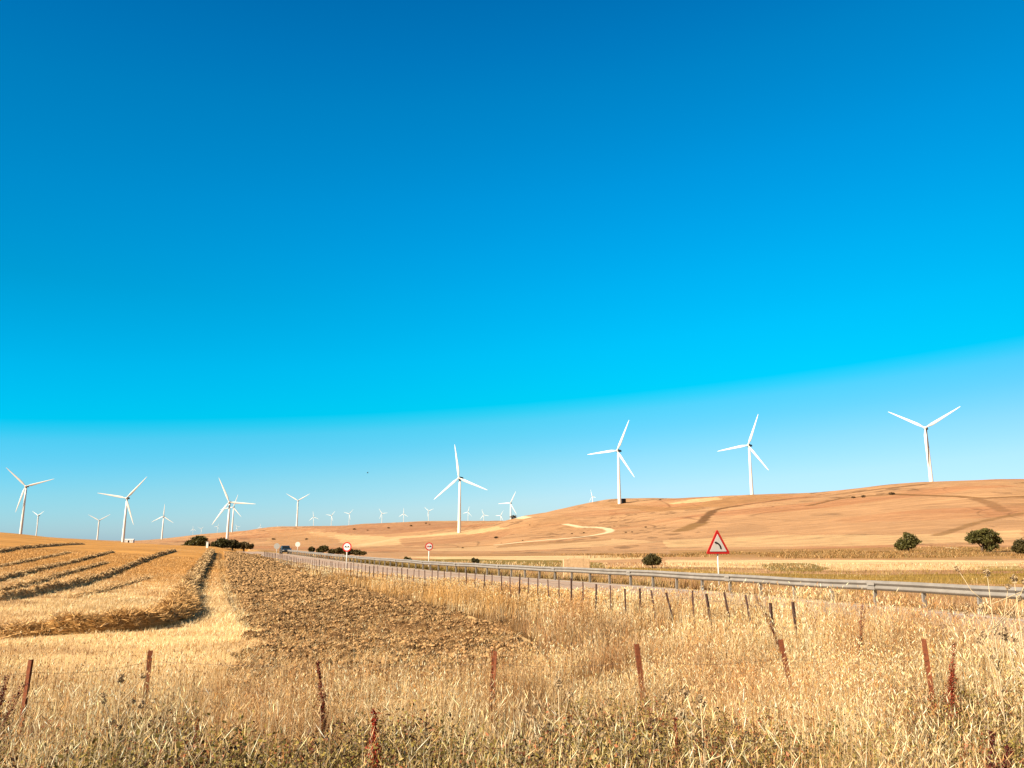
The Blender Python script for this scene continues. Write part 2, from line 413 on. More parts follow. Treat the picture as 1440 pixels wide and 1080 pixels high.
lines = [  # polyline, width m, colour, strength
 (P((957,747),(972,741),(985,735)), 11, (.26,.14,.05), .9),
 (P((985,735),(1003,718),(1020,714),(1060,708),(1110,701.5),(1180,695),(1240,687.5),(1305,680.5)), 7, (.20,.10,.04), 1),
 (P((1138,711),(1180,701.5),(1215,698),(1255,695),(1330,697.5),(1385,700.5),(1440,698)), 7, (.22,.11,.04), .9),
 (P((1370,701),(1390,707),(1412,719)), 7, (.28,.14,.06), .8),
 (P((1440,721),(1369,736),(1348,744),(1317,753)), 4.5, (.28,.15,.06), .8),
 (P((640,770),(740,764),(800,762)), 8, (.30,.16,.06), .7),
 (P((500,768),(560,757),(640,750)), 9, (.8,.55,.3), .5),
 (P((800,780),(900,775),(1100,772)), 6, (.34,.2,.08), .6),
]
TRACK = P((795,737),(806,739),(815,741),(840,741.5),(852,743),(859,746),(856,748.5),(845,751),(830,753.5),(800,757),(760,760),(700,766))
TRACK2 = P((728,727.5),(735,727.8),(742,728.2))
TRACK3 = P((1335,770),(1352,772),(1375,773),(1400,774))

# ------------------------------------------------------------------ ground sheet
def build_ground():
    az = np.concatenate([np.radians(np.arange(-180, -46, 3.0)), np.radians(np.arange(-46, 46, .085)), np.radians(np.arange(46, 181, 3.0))])
    az[0] = -math.pi; az[-1] = math.pi
    r = np.concatenate([[0.02, .6, 1.2, 1.8], np.exp(np.concatenate([np.arange(math.log(2.4), math.log(260), .0125), np.arange(math.log(260), math.log(1150), .0055), np.arange(math.log(1150), math.log(16000), .0125)])), [16000, 40000]])
    A, R = np.meshgrid(az, r)
    # rings follow straight depth lines inside the view so that ridges keep their distance
    X = R*np.sin(A); Y = R*np.cos(A)
    shp = X.shape; X = X.ravel(); Y = Y.ravel()
    Z = terrain(X, Y)
    far = np.hypot(X, Y) > 20000; Z[far] = -120
    # land cover
    n1 = fbm(X/7, Y/7, 1, 4); n2 = fbm(X/55, Y/55, 2, 4); n3 = fbm(X/.8, Y/.8, 4, 3)
    n4 = fbm(X/160+3, Y/18, 8, 4)
    t = (n2*.55+n4*.45)
    col = np.array([.50, .28, .136])[None]*(1-0*t[:, None])
    col = col*(.72+.56*t[:, None])
    red = sstep(.52, .66, fbm(X/140+9, Y/90, 12, 3))[:, None]
    col = col*(1-red*.6)+np.array([.42, .18, .08])*red*.6
    rr = np.hypot(X, Y)
    # tillage lines, gullies and scrub on the far slopes
    hn = fbm(X/210+1.3, Y/330+2.1, 15, 3)*16; ln = np.abs((hn % 1)-.5)
    f = (1-sstep(.0, .07, ln))*sstep(.42, .6, fbm(X/80, Y/120, 16, 2))*(rr > 300); col = col*(1-.42*f[:, None])
    hn = (X*.30+Y*.95)/19+fbm(X/130, Y/130, 17, 3)*9; ln = np.abs((hn % 1)-.5)
    f = (1-sstep(.05, .25, ln))*sstep(.45, .55, fbm(X/170, Y/170, 18, 2)); col = col*(1+.16*f[:, None]*(rr > 260)[:, None])
    sc1 = sstep(.60, .68, fbm(X/9, Y/14, 19, 3))*sstep(.48, .6, fbm(X/90, Y/60, 20, 2)); col = col*(1-.42*sc1[:, None]*(rr > 260)[:, None])
    # stubble land on the left, near
    d, s, yy = seg_dist(X, Y, RAILC); ds = d*s
    left = (ds > 6.8) & (rr < 420)
    st_ = np.array([.86, .56, .26])*(.75+.5*n1[:, None])
    brn = np.array([.56, .27, .07])*(.75+.5*n1[:, None])
    k = sstep(30, 62, Y+0*X-(X+20)*.5)[:, None]*sstep(.3, .6, fbm(X/20, Y/30, 21, 3)+.25)[:, None]
    stub = st_*(1-.95*k)+brn*.95*k
    col = np.where(left[:, None], stub, col)
    pl = plough_mask(X, Y) & left
    plc = np.array([.17, .088, .034])*(.6+.8*n3[:, None])*(.8+.4*n1[:, None])  # soil painted darker than the clods so the gaps between them look shaded
    col = np.where(pl[:, None], plc, col)
    # verge soil between plough and road, and the foreground bank, darkened to stand for shade under the grass
    vg = left & ~pl & ((X > np.interp(Y, VERGE_IN[::-1, 1], VERGE_IN[::-1, 0])) | (Y < 11.5))
    col = np.where(vg[:, None], np.array([.16, .085, .03])*(.6+.8*n3[:, None]), col)
    bank = (ds < -.4) & (ds > -9) & (rr < 300)
    col = np.where(bank[:, None], np.array([.42, .24, .09])*(.6+.8*n1[:, None]), col)
    nearroad = (ds >= -.6) & (ds <= 7.6) & (rr < 400)
    col = np.where(nearroad[:, None], np.array([.5, .36, .22])*(.8+.4*n1[:, None]), col)
    wob = np.array([0, 0])
    wx = X+(fbm(X/25, Y/25, 31, 3)-.5)*.012*rr; wy = Y+(fbm(X/25, Y/25, 32, 3)-.5)*.03*rr
    for poly, c, stg in bands:
        m = in_poly(wx, wy, poly) & (ds < -3)
        c = np.array(c)*(.75+.5*n1[m][:, None])
        col[m] = col[m]*(1-stg)+c*stg
    for pl_, wd, c, stg in lines:
        bb = (X > pl_[:, 0].min()-30) & (X < pl_[:, 0].max()+30) & (Y > pl_[:, 1].min()-30) & (Y < pl_[:, 1].max()+30) & (ds < -3)
        idx = np.where(bb)[0]
        dd, _, _ = seg_dist(X[idx], Y[idx], pl_)
        f = (1-sstep(wd*.45, wd*.9, dd+wd*.7*(n1[idx]-.5)))*stg
        col[idx] = col[idx]*(1-f[:, None])+np.array(c)*f[:, None]
    for pl_, wd in ((TRACK, 5.2), (TRACK2, 8), (TRACK3, 2.5)):
        bb = (X > pl_[:, 0].min()-30) & (X < pl_[:, 0].max()+30) & (Y > pl_[:, 1].min()-30) & (Y < pl_[:, 1].max()+30)
        idx = np.where(bb)[0]
        dd, _, _ = seg_dist(X[idx], Y[idx], pl_)
        f = 1-sstep(wd*.5, wd*.9, dd)
        col[idx] = col[idx]*(1-f[:, None])+np.array([.80, .62, .38])*f[:, None]
    # relief of the ploughed soil
    Z = np.where(pl, Z+(fbm(X/.38, Y/.38, 41, 3)-.5)*.34*sstep(90, 40, rr), Z)
    df, _, _ = seg_dist(X, Y, FURROW)
    Z = Z-.22*(1-sstep(.10, .36+.004*Y, df))*(rr < 300)
    nr, nc = shp
    i = np.arange(nr-1)[:, None]*nc+np.arange(nc-1)[None]
    Q = np.stack([i, i+1, i+nc+1, i+nc], -1).reshape(-1, 4)[:, ::-1]
    m = mat('land', rough=.95, attr=True, noise=.16, nscale=1.4, spec=.05)
    # extra relief: fine straw and soil grain, broad tillage streaks
    nt = m.node_tree; N = nt.nodes; L = nt.links; b = N['Principled BSDF']
    tc = N.new('ShaderNodeTexCoord'); mp = N.new('ShaderNodeMapping'); mp.inputs['Scale'].default_value = (.02, .16, .1)
    mp.inputs['Rotation'].default_value = (0, 0, .25)
    L.new(tc.outputs['Object'], mp.inputs[0])
    nz = N.new('ShaderNodeTexNoise'); nz.inputs['Scale'].default_value = 1; nz.inputs['Detail'].default_value = 7; nz.inputs['Roughness'].default_value = .7
    L.new(mp.outputs[0], nz.inputs['Vector'])
    mr = N.new('ShaderNodeMapRange'); mr.inputs[1].default_value = .3; mr.inputs[2].default_value = .7; mr.inputs[3].default_value = .72; mr.inputs[4].default_value = 1.2
    L.new(nz.outputs[0], mr.inputs[0])
    src = b.inputs['Base Color'].links[0].from_socket
    mp2 = N.new('ShaderNodeMapping'); mp2.inputs['Scale'].default_value = (.10, .75, .3); mp2.inputs['Rotation'].default_value = (0, 0, -.12)
    nz2 = N.new('ShaderNodeTexNoise'); nz2.inputs['Scale'].default_value = 1; nz2.inputs['Detail'].default_value = 5; nz2.inputs['Roughness'].default_value = .75
    L.new(tc.outputs['Object'], mp2.inputs[0]); L.new(mp2.outputs[0], nz2.inputs['Vector'])
    mr2 = N.new('ShaderNodeMapRange'); mr2.inputs[1].default_value = .3; mr2.inputs[2].default_value = .7; mr2.inputs[3].default_value = .8; mr2.inputs[4].default_value = 1.17
    L.new(nz2.outputs[0], mr2.inputs[0])
    mq = N.new('ShaderNodeMath'); mq.operation = 'MULTIPLY'; L.new(mr.outputs[0], mq.inputs[0]); L.new(mr2.outputs[0], mq.inputs[1]); mr = mq
    vm = N.new('ShaderNodeVectorMath'); vm.operation = 'SCALE'
    L.new(src, vm.inputs[0]); L.new(mr.outputs[0], vm.inputs['Scale']); L.new(vm.outputs[0], b.inputs['Base Color'])
    bn = N.new('ShaderNodeTexNoise'); bn.inputs['Scale'].default_value = 9; bn.inputs['Detail'].default_value = 8; bn.inputs['Roughness'].default_value = .7
    L.new(tc.outputs['Object'], bn.inputs['Vector'])
    bp = N.new('ShaderNodeBump'); bp.inputs['Distance'].default_value = .05; L.new(bn.outputs[0], bp.inputs['Height']); L.new(bp.outputs[0], b.inputs['Normal'])
    o = np_mesh('ground', np.stack([X, Y, Z], -1), Q, m, col=col, smooth=True)
    tag(o, kind='structure'); return o
build_ground()

# ------------------------------------------------------------------ road
def offset_line(P_, d):
    T = np.gradient(P_, axis=0); T /= np.linalg.norm(T, axis=1)[:, None]
    return P_+np.stack([-T[:, 1], T[:, 0]], -1)*d
RF = resample(RAIL, 1.5)
def ribbon(name, d0, d1, dz, m, z0=None, dash=None):
    V = []; Q = []
    a = offset_line(RF, d0); b = offset_line(RF, d1)
    s = np.concatenate([[0], np.cumsum(np.linalg.norm(np.diff(RF, axis=0), axis=1))])
    for i in range(len(RF)):
        z = EYE+float(road_z(RF[i, 1]))+dz
        V += [(a[i, 0], a[i, 1], z), (b[i, 0], b[i, 1], z)]
    for i in range(len(RF)-1):
        if dash and (s[i] % dash) > dash*.35: continue
        Q.append((2*i, 2*i+1, 2*i+3, 2*i+2))
    return tag(np_mesh(name, V, np.array(Q)[:, ::-1], m), kind='structure')
ribbon('road', .45, 6.35, 0, M_asph)
ribbon('road_edge_line', .85, 1.0, .004, M_line)
ribbon('road_edge_line', 5.85, 6.0, .004, M_line)
ribbon('road_centre_line', 3.5, 3.62, .004, M_line, dash=12)

# ------------------------------------------------------------------ guard rail
def guard_rail():
    RG = resample(RAIL, 2.0)
    ok = [i for i in range(len(RG)) if -6 < RG[i, 1] < 150]; RG = RG[ok]
    # equal 2 m post spacing
    s = np.concatenate([[0], np.cumsum(np.linalg.norm(np.diff(RG, axis=0), axis=1))])
    t = np.arange(0, s[-1], 2.0); PX = np.interp(t, s, RG[:, 0]); PY = np.interp(t, s, RG[:, 1])
    root = empty('guard_rail', (PX[0], PY[0], EYE+float(road_z(PY[0]))))
    tag(root, 'long grey W profile steel crash barrier on short posts along far side of the road', 'guard rail')
    o = root.location
    prof = [(.0, .75), (.025, .735), (.075, .69), (.08, .665), (.03, .615), (.005, .595), (.03, .575), (.08, .525), (.075, .50), (.025, .455), (0, .44)]
    Ls = np.stack([PX, PY], -1); T = np.gradient(Ls, axis=0); T /= np.linalg.norm(T, axis=1)[:, None]
    Nn = np.stack([-T[:, 1], T[:, 0]], -1)
    V = []; Q = []; k = len(prof)
    for i in range(len(Ls)):
        z0 = EYE+float(road_z(PY[i]))+.012*math.sin(i*1.7)+.01*math.sin(i*.6)
        for (a, z) in prof:
            V.append((Ls[i, 0]+Nn[i, 0]*(a+.07)-o.x, Ls[i, 1]+Nn[i, 1]*(a+.07)-o.y, z0+z-o.z))
    nb = len(V)
    for i in range(len(Ls)):       # back of the sheet, 4 mm thick
        z0 = EYE+float(road_z(PY[i]))+.012*math.sin(i*1.7)+.01*math.sin(i*.6)
        for (a, z) in prof:
            V.append((Ls[i, 0]+Nn[i, 0]*(a+.064)-o.x, Ls[i, 1]+Nn[i, 1]*(a+.064)-o.y, z0+z-o.z))
    for i in range(len(Ls)-1):
        for j in range(k-1):
            a = i*k+j; Q.append((a, a+1, a+k+1, a+k)); Q.append((nb+a, nb+a+k, nb+a+k+1, nb+a+1))
        for j in (0, k-1):
            a = i*k+j; Q.append((a, a+k, nb+a+k, nb+a))
    np_mesh('beam', V, Q, M_steel, root)
    mb = MB(); mb.box((0, 0, .10), (.06, .12, 1.15)); mb.box((0, .035, .595), (.07, .07, .2))
    proto = mb.build('post', M_steel, root)
    for i in range(len(Ls)):
        p = proto if i == 0 else proto.copy()
        if i: COL.objects.link(p); p.parent = root
        p.location = (PX[i]-o.x, PY[i]-o.y, EYE+float(road_z(PY[i]))-o.z-0)
        p.rotation_euler = (0, 0, math.atan2(T[i, 1], T[i, 0]))
    # overlap joints with bolts every 4 m
    mj = MB(); mj.box((0, .155, .66), (.33, .008, .11)); mj.box((0, .155, .53), (.33, .008, .11))
    pj = None
    for i in range(0, len(Ls), 4):
        if pj is None: pj = mj.build('joint_plate', M_steel, root); q = pj
        else: q = pj.copy(); COL.objects.link(q); q.parent = root
        q.location = (PX[i]-o.x, PY[i]-o.y, EYE+float(road_z(PY[i]))-o.z); q.rotation_euler = (0, 0, math.atan2(T[i, 1], T[i, 0]))
guard_rail()

# ------------------------------------------------------------------ wire fences
def angle_post(h, m, name, root, loc, lean=(0, 0), w_=.045):
    mb = MB(); t = .006
    mb.box((0, 0, h/2-.15), (w_, t, h+.3)); mb.box((-w_/2+t/2, w_/2+t/2, h/2-.15), (t, w_, h+.3))
    o = mb.build(name, m, root); o.location = loc; o.rotation_euler = (lean[0], lean[1], random.uniform(-.6, .6)); return o
def fence(name, pts, label, h=1.15, m=M_post, wires=(.95, .62, .3), leans=None, w_=.045, jit=0, heights=None):
    o = Vector((pts[0][0], pts[0][1], tz(*pts[0])))
    root = empty(name, o); tag(root, label, 'fence')
    tops = []
    for i, (x, y) in enumerate(pts):
        z = tz(x, y); ln = leans[i] if leans else (random.gauss(0, jit), random.gauss(0, jit))
        hh = heights[i] if heights else h+random.uniform(-.08, .08)
        angle_post(hh, m, 'post', root, (x-o.x, y-o.y, z-o.z), ln, w_)
        tops.append((Vector((x-o.x, y-o.y, z-o.z)), ln, hh))
    for wh in wires:
        mb = MB(); pp = []
        for (b, ln, hh) in tops:
            zz = min(wh, hh-.05)
            pp.append(b+Vector((math.sin(ln[1])*zz, -math.sin(ln[0])*zz, zz)))
        full = []
        for a, b in zip(pp[:-1], pp[1:]):
            for k in range(4): full.append(a.lerp(b, k/4)-Vector((0, 0, .06*math.sin(math.pi*k/4))))
        full.append(pp[-1])
        mb.tube(full, .0022 if o.y < 30 and len(pts) < 15 else .004, 4); mb.build('wire', M_wire, root)
def post_at(px, ytop, ztop):
    x, z = ray(px, ytop); Y = ztop/z; return (x*Y, Y)
nf = [(-140, 925, -1.36), (38, 928, -1.40), (208, 915, -1.42), (690, 915, -1.40), (908, 905, -1.36), (1118, 898, -1.34), (1306, 899, -1.32)]
npts = [post_at(*a) for a in nf]
hts = [EYE+a[2]-tz(*p) for a, p in zip(nf, npts)]
fence('rusty_wire_fence', npts, 'low rusty iron stake fence with sagging wire crossing the foreground grass',
      leans=[(0, 0), (0, .05), (0, .03), (0, .06), (0, -.10), (0, -.16), (0, -.05)], w_=.06, heights=hts)
# roadside fence, about 7.7 m left of the rail
FL = offset_line(resample(RAIL, .5), 7.9)
s_ = np.concatenate([[0], np.cumsum(np.linalg.norm(np.diff(FL, axis=0), axis=1))])
k0 = np.argmin(np.abs(FL[:, 1]-16.6))
fp = []; t_ = s_[k0]+.3
while True:
    x = float(np.interp(t_, s_, FL[:, 0])); y = float(np.interp(t_, s_, FL[:, 1]))
    if y > 125 or len(fp) > 97: break
    fp.append((x, y)); t_ += .95+.2*random.random()+.0022*t_**.9*0
fl_lean = []
for i, (x, y) in enumerate(fp):
    fl_lean.append((random.gauss(0, .03), random.gauss(-.05, .09) if y < 24 else random.gauss(0, .03)))
fence('roadside_fence', fp, 'long line of dark leaning iron fence posts between tall dry grass and the road', h=.98, m=M_postdark,
      wires=(.85, .5), leans=fl_lean, w_=.048)

# ------------------------------------------------------------------ signs
def sign_pole(root, h, r=.035):
    mb = MB(); mb.tube([(0, .05, -.3), (0, .05, h)], r, 10); return mb.build('pole', M_paint_w, root, smooth=True)
def disc(r, n=28): return [(r*math.cos(2*math.pi*i/n), r*math.sin(2*math.pi*i/n)) for i in range(n)]
def rounded_tri(side, rad):
    h = side*math.sqrt(3)/2; cs = [(-side/2, -h/3), (side/2, -h/3), (0, 2*h/3)]
    out = []
    for i, (x, z) in enumerate(cs):
        L_ = math.hypot(x, z); cx, cz = x*(1-2*rad/L_), z*(1-2*rad/L_); a0 = math.atan2(z, x)
        for k in range(-3, 4):
            a = a0+k*math.pi/9; out.append((cx+rad*math.cos(a), cz+rad*math.sin(a)))
    return out
def tri_sign():
    Y = 37.0; p = at(1010, 779, Y); g = tz(p.x, p.y)
    side = 1.32; H = side*math.sqrt(3)/2
    root = empty('warning_sign', (p.x, p.y, g), math.atan2(.92, .40)-math.pi/2-math.pi*0+0)
    # front faces the oncoming lane: local -y towards (.36,-.93)
    root.rotation_euler = (0, 0, math.radians(20))
    tag(root, 'red and white triangular warning sign with black left bend symbol behind the crash barrier', 'traffic sign')
    zc = (p.z-g)+H/3
    sign_pole(root, zc+H*.5)
    M = Matrix.Translation((0, 0, zc))
    MB().prism(rounded_tri(side, .05), .03, M).build('sign_border', M_red, root)
    MB().prism(rounded_tri(side*.70, .012), .012, Matrix.Translation((0, -.018, zc))).build('sign_face', M_paint_w, root)
    # bend: thick arc from bottom right up to the left, with an arrow head
    o1 = []; o2 = []
    for k in range(11):
        a = math.radians(2+78*k/10); R0 = .30
        cx, cz = -.16, -.16
        o1.append((cx+(R0+.034)*math.cos(a), cz+(R0+.034)*math.sin(a))); o2.append((cx+(R0-.034)*math.cos(a), cz+(R0-.034)*math.sin(a)))
    # head
    a = math.radians(80); ex, ez = -.16+.30*math.cos(a), -.16+.30*math.sin(a)
    d = (-math.sin(a), math.cos(a)); n = (math.cos(a), math.sin(a))
    head = [(ex+n[0]*.06, ez+n[1]*.06), (ex+d[0]*.09, ez+d[1]*.09), (ex-n[0]*.06, ez-n[1]*.06)]
    MB().prism(o1+head+o2[::-1], .012, Matrix.Translation((0, -.030, zc))).build('bend_symbol', M_black, root)
    mb = MB(); mb.box((0, .03, zc-.15), (.5, .02, .04)); mb.build('bracket', M_signback, root)
tri_sign()
def car_icon(x, z, s):
    return [(x-.5*s, z-.30*s), (x-.5*s, z+.02*s), (x-.34*s, z+.08*s), (x-.26*s, z+.34*s), (x+.26*s, z+.34*s), (x+.34*s, z+.08*s), (x+.5*s, z+.02*s), (x+.5*s, z-.30*s),
            (x+.3*s, z-.30*s), (x+.3*s, z-.2*s), (x-.3*s, z-.2*s), (x-.3*s, z-.30*s)]
def round_sign(px, py, Y, dia, rz, label, icons=True, back=False, grp=None):
    p = at(px, py, Y); g = tz(p.x, p.y)
    root = empty('round_sign', (p.x, p.y, g), rz)
    tag(root, label, 'traffic sign', grp)
    zc = p.z-g; sign_pole(root, zc+dia*.4, .05)
    M = Matrix.Translation((0, 0, zc))
    if back:
        MB().prism(disc(dia/2), .03, M).build('sign_plate', M_signback if back == 1 else M_paint_w, root); return
    MB().prism(disc(dia/2), .03, M).build('sign_border', M_red, root)
    MB().prism(disc(dia/2*.74), .012, Matrix.Translation((0, -.018, zc))).build('sign_face', M_paint_w, root)
    if icons:
        MB().prism(car_icon(-.125*dia/.9*1.05, .0, .23*dia/.9), .012, Matrix.Translation((0, -.030, zc))).build('car_symbol', M_black if icons == 2 else M_red, root)
        MB().prism(car_icon(.14*dia/.9, .0, .23*dia/.9), .012, Matrix.Translation((0, -.030, zc))).build('car_symbol', M_black, root)
G1 = None
round_sign(488, 769, 74, .88, math.radians(-8), 'round red ringed sign with two car symbols on near side of the road', 2)
round_sign(603.5, 768.5, 82, .82, math.radians(14), 'round red ringed sign just behind the crash barrier, right of the other', 1)
round_sign(389.3, 768, 158, 1.15, .1, 'small pale back of a round sign left of the oncoming dark car', 0, 1)
round_sign(418.7, 765.5, 160, 1.0, .1, 'small far round sign right of the oncoming dark car', 0, 2)

# ------------------------------------------------------------------ car
def car():
    Y = 150.0; p = at(401, 781.5, Y); g = tz(p.x, p.y)
    d, s, yy = seg_dist(np.array([p.x]), np.array([p.y]), RAILC)
    root = empty('car', (p.x, p.y, max(g, EYE+float(road_z(p.y))) ), math.radians(-65)+math.pi/2*0)
    root.rotation_euler = (0, 0, math.atan2(-.92, .39))   # +x local = driving direction, towards the viewer
    tag(root, 'small dark car driving towards the viewer on the far end of the road', 'car')
    W = .88
    prof = [(-2.05, .35), (-2.1, .75), (-1.95, .95), (-1.3, 1.0), (1.0, .98), (1.95, .80), (2.1, .55), (2.05, .3)]
    mb = MB(); mb.prism(prof, 2*W); b = mb.build('body', M_car, root, bevel=.05)
    roof = [(-1.75, .98), (-1.45, 1.38), (-.9, 1.47), (.1, 1.46), (.5, 1.35), (1.05, .97)]
    mb = MB(); mb.prism(roof, 2*W-.22)
    for v in mb.bm.verts:
        if v.co.z > 1.2: v.co.y *= .86
    mb.build('windows', M_glass, root, bevel=.03)
    mb = MB(); mb.prism([(-1.4, 1.40), (-.9, 1.49), (.1, 1.485), (.42, 1.40), (.1, 1.44), (-.9, 1.44)], 1.36); mb.build('roof', M_car, root)
    wm = MB()
    wm.tube([(0, -.11, 0), (0, .11, 0)], .33, 18); proto = wm.build('wheel', M_tyre, root)
    hm = MB(); hm.tube([(0, -.115, 0), (0, .115, 0)], .19, 12); hp = hm.build('rim', M_steel, proto)
    for i, (x, y) in enumerate([(-1.3, -.8), (-1.3, .8), (1.3, -.8), (1.3, .8)]):
        if i == 0: q = proto
        else: q = copy_tree(proto, root)
        q.location = (x, y, .33)
    for y in (-.62, .62):
        MB().box((2.03, y, .66), (.12, .32, .14)).build('headlight', M_lamp, root, bevel=.02)
    MB().box((2.09, 0, .42), (.06, 1.3, .16)).build('grille', M_tyre, root)
    for y in (-.98, .98): MB().box((.75, y, 1.02), (.12, .18, .12)).build('mirror', M_car, root, bevel=.02)
car()

# ------------------------------------------------------------------ wind turbines
def blade_mesh():
    ns = 9; V = []; Q = []
    st_ = [0, .05, .12, .2, .35, .5, .7, .88, 1.0]
    ch = [.030, .032, .055, .075, .066, .055, .040, .027, .010]
    th = [.030, .030, .024, .019, .014, .011, .008, .005, .002]
    tw = [1.3, 1.1, .6, .35, .22, .14, .08, .04, 0]
    n = 10
    for s, c, t, a in zip(st_, ch, th, tw):
        for k in range(n):
            f = 2*math.pi*k/n; x = c*.5*math.cos(f)+c*.12*(s > .08); y = t*.5*math.sin(f)
            V.append((x*math.cos(a*.6)-y*math.sin(a*.6), x*math.sin(a*.6)+y*math.cos(a*.6)-.02*s*s, s))
    for i in range(len(st_)-1):
        for k in range(n): Q.append((i*n+k, i*n+(k+1) % n, (i+1)*n+(k+1) % n, (i+1)*n+k))
    return V, Q
BV, BQ = blade_mesh()
BLADE = None
def turbine(hx, hy, D, ang, blen, label, rot=12, group=None, dark=False):
    """hub seen at (hx, hy), at distance D; blade angle ang (deg, ccw from right); blen = blade length seen"""
    global BLADE
    h = at(hx, hy, D); depth = D*CP+(h.z-EYE)*SP
    R = blen*depth/F
    yaw = -math.atan2(h.x, h.y)+math.radians(-rot*1.6)
    fwd = Vector((math.sin(yaw), -math.cos(yaw), 0))   # rotor axis
    off = R*.085
    base = Vector((h.x-fwd.x*off, h.y-fwd.y*off, 0)); base.z = tz(base.x, base.y)
    H = h.z-base.z
    root = empty('wind_turbine', base, yaw); tag(root, label, 'wind turbine', group)
    k = R/42.0
    r0 = 2.15*k*(1 if D < 1600 else 1.2 if D < 4000 else .75); r1 = 1.25*k*(1 if D < 1600 else 1.3 if D < 4000 else .8)
    mb = MB(); mb.tube([(0, 0, -1.0), (0, 0, .5), (0, 0, H*.5), (0, 0, H-1.5*k)], [r0, r0, (r0+r1)/2, r1], 20); mb.build('tower', M_white, root, smooth=True)
    mb = MB(); mb.prism([(-1.6*k, -1.6*k), (1.6*k, -1.6*k), (1.7*k, .9*k), (1.1*k, 1.75*k), (-1.1*k, 1.75*k), (-1.7*k, .9*k)], 10*k, Matrix.Translation((0, 2.6*k, 0)))
    for v in mb.bm.verts:
        if v.co.y > 3*k: v.co.x *= .75; v.co.z = v.co.z*.75+.25*k
        v.co.z += H
    mb.build('nacelle', M_nac, root, bevel=.25*k)
    rt = MB(); rt.tube([(0, -4.7*k, H), (0, -4.4*k, H), (0, -3.6*k, H), (0, -2.2*k, H)], [.3*k, 1.0*k, 1.5*k, 1.6*k], 16); rt.build('hub', M_white, root, smooth=True)
    for j in range(3):
        if BLADE is None:
            b = np_mesh('blade', BV, BQ, M_white, root, smooth=True); BLADE = b
        else:
            b = BLADE.copy(); COL.objects.link(b); b.parent = root
        a = math.radians(ang+120*j)
        b.location = (0, -off, H)
        b.rotation_euler = (0, math.pi/2-a, 0)
        b.scale = (R, R, R)
GB = 'wind turbines standing on the hills'
turbine(36, 683.7, 1240, 17, 37.5, 'big wind turbine at the far left edge, two blades raised in a V', 12, GB)
turbine(177.5, 700.5, 1187, 50, 39.5, 'big wind turbine on the left, one blade pointing level to the left', 12, GB)
turbine(322, 706, 1235, -4, 38, 'big wind turbine rising right behind the dark trees', 12, GB)
turbine(645, 672, 972, 98, 48, 'big wind turbine on low slope in the middle of the picture', 16, GB)
turbine(867.5, 633.5, 993, 64, 46.5, 'big wind turbine with dark shed at its foot on the hill brow', 16, GB)
turbine(1051.7, 626, 1000, 67, 46, 'big wind turbine, foot hidden behind the hill crest right of the shed', 14, GB)
turbine(1300.8, 601.7, 880, 29, 53, 'tallest white wind turbine at far right with two blades raised in a wide V', 6, GB)
GM = 'smaller wind turbines beyond the fields'
turbine(53.3, 725, 2720, 30, 12.5, 'small wind turbine just right of the leftmost big one', 30, GM)
turbine(139, 732, 2500, 31, 17, 'small wind turbine, blades in a V, second from the left of the small ones', 12, GM)
turbine(229.7, 726, 2450, 88, 17.5, 'small wind turbine with one blade straight up, left of the dark trees', 12, GM)
turbine(328, 713, 2400, 72, 18.5, 'smaller wind turbine overlapping the big one behind the dark trees', 12, GM)
turbine(418.7, 704, 2150, 30, 19.5, 'medium wind turbine on hill top above the oncoming car', 10, GM)
turbine(717.5, 707.5, 2400, 62, 18.5, 'medium wind turbine at the dip where the right hill begins', 14, GM)
turbine(832.5, 698, 3300, 108, 10.5, 'small greyish wind turbine peeping over the hill left of the shed', 35, GM)
GF = 'tiny far wind turbines along the skyline'
place = [(271.5,744,'above the left edge of the dark trees'),(283,743.5,'above the crown of the biggest dark tree'),(306,740.5,'close left of the big turbine behind the trees'),
    (333.5,741,'close right of the two overlapping turbines'),(366,741,'on skyline midway between the trees and the car'),(393,742,'left of the turbine above the car'),
    (441,727,'first to the right of the turbine above the car'),(466,725,'second to the right of the turbine above the car'),(491,722.5,'above the nearer round sign'),
    (537,722,'left one of the pair between the round signs'),(567.5,722.5,'right one of the pair between the round signs'),(602.5,718.5,'above the farther round sign'),
    (658,720,'just right of the big middle turbine'),(680,724,'second to the right of the big middle turbine'),(704,725,'close left of the turbine in the dip')]
for i, (x, y, s) in enumerate(place):
    big = y < 730
    turbine(x, y, 4400 if big else 7800, [95, 40, 62, 10, 88, 30, 100, 50, 45, 5, 90, 20, 75, 110, 60][i], 8.5 if big else 5.0, 'tiny far wind turbine, '+s, 15, GF)

# shed at the foot of the brow turbine, far white building, trough
def gable(name, c, lx, ly, h, rh, rz, label, wallm, roofm, cat, openings=True):
    root = empty(name, c, rz); tag(root, label, cat)
    MB().prism([(-lx/2, -1), (lx/2, -1), (lx/2, h), (0, h+rh), (-lx/2, h)] if False else [(-lx/2, -1), (lx/2, -1), (lx/2, h), (-lx/2, h)], ly).build('wall', wallm, root)
    mb = MB(); bm = mb.bm; e = .3
    v = [bm.verts.new(q) for q in [(-lx/2-e, -ly/2-e, h+.01), (lx/2+e, -ly/2-e, h+.01), (lx/2+e, ly/2+e, h+.01), (-lx/2-e, ly/2+e, h+.01), (-lx/2-e, 0, h+rh), (lx/2+e, 0, h+rh)]]
    for f in [(0, 1, 5, 4), (2, 3, 4, 5), (0, 4, 3), (1, 2, 5), (3, 2, 1, 0)]: bm.faces.new([v[i] for i in f])
    mb.build('roof', roofm, root)
    MB().box((0, -ly/2-.03, h*.4), (min(2.6, lx*.3), .08, h*.8)).build('door', M_nac, root)
    for x in (-lx*.33, lx*.33): MB().box((x, -ly/2-.03, h*.6), (1.2, .08, 1.0)).build('window', M_glass, root)
    return root
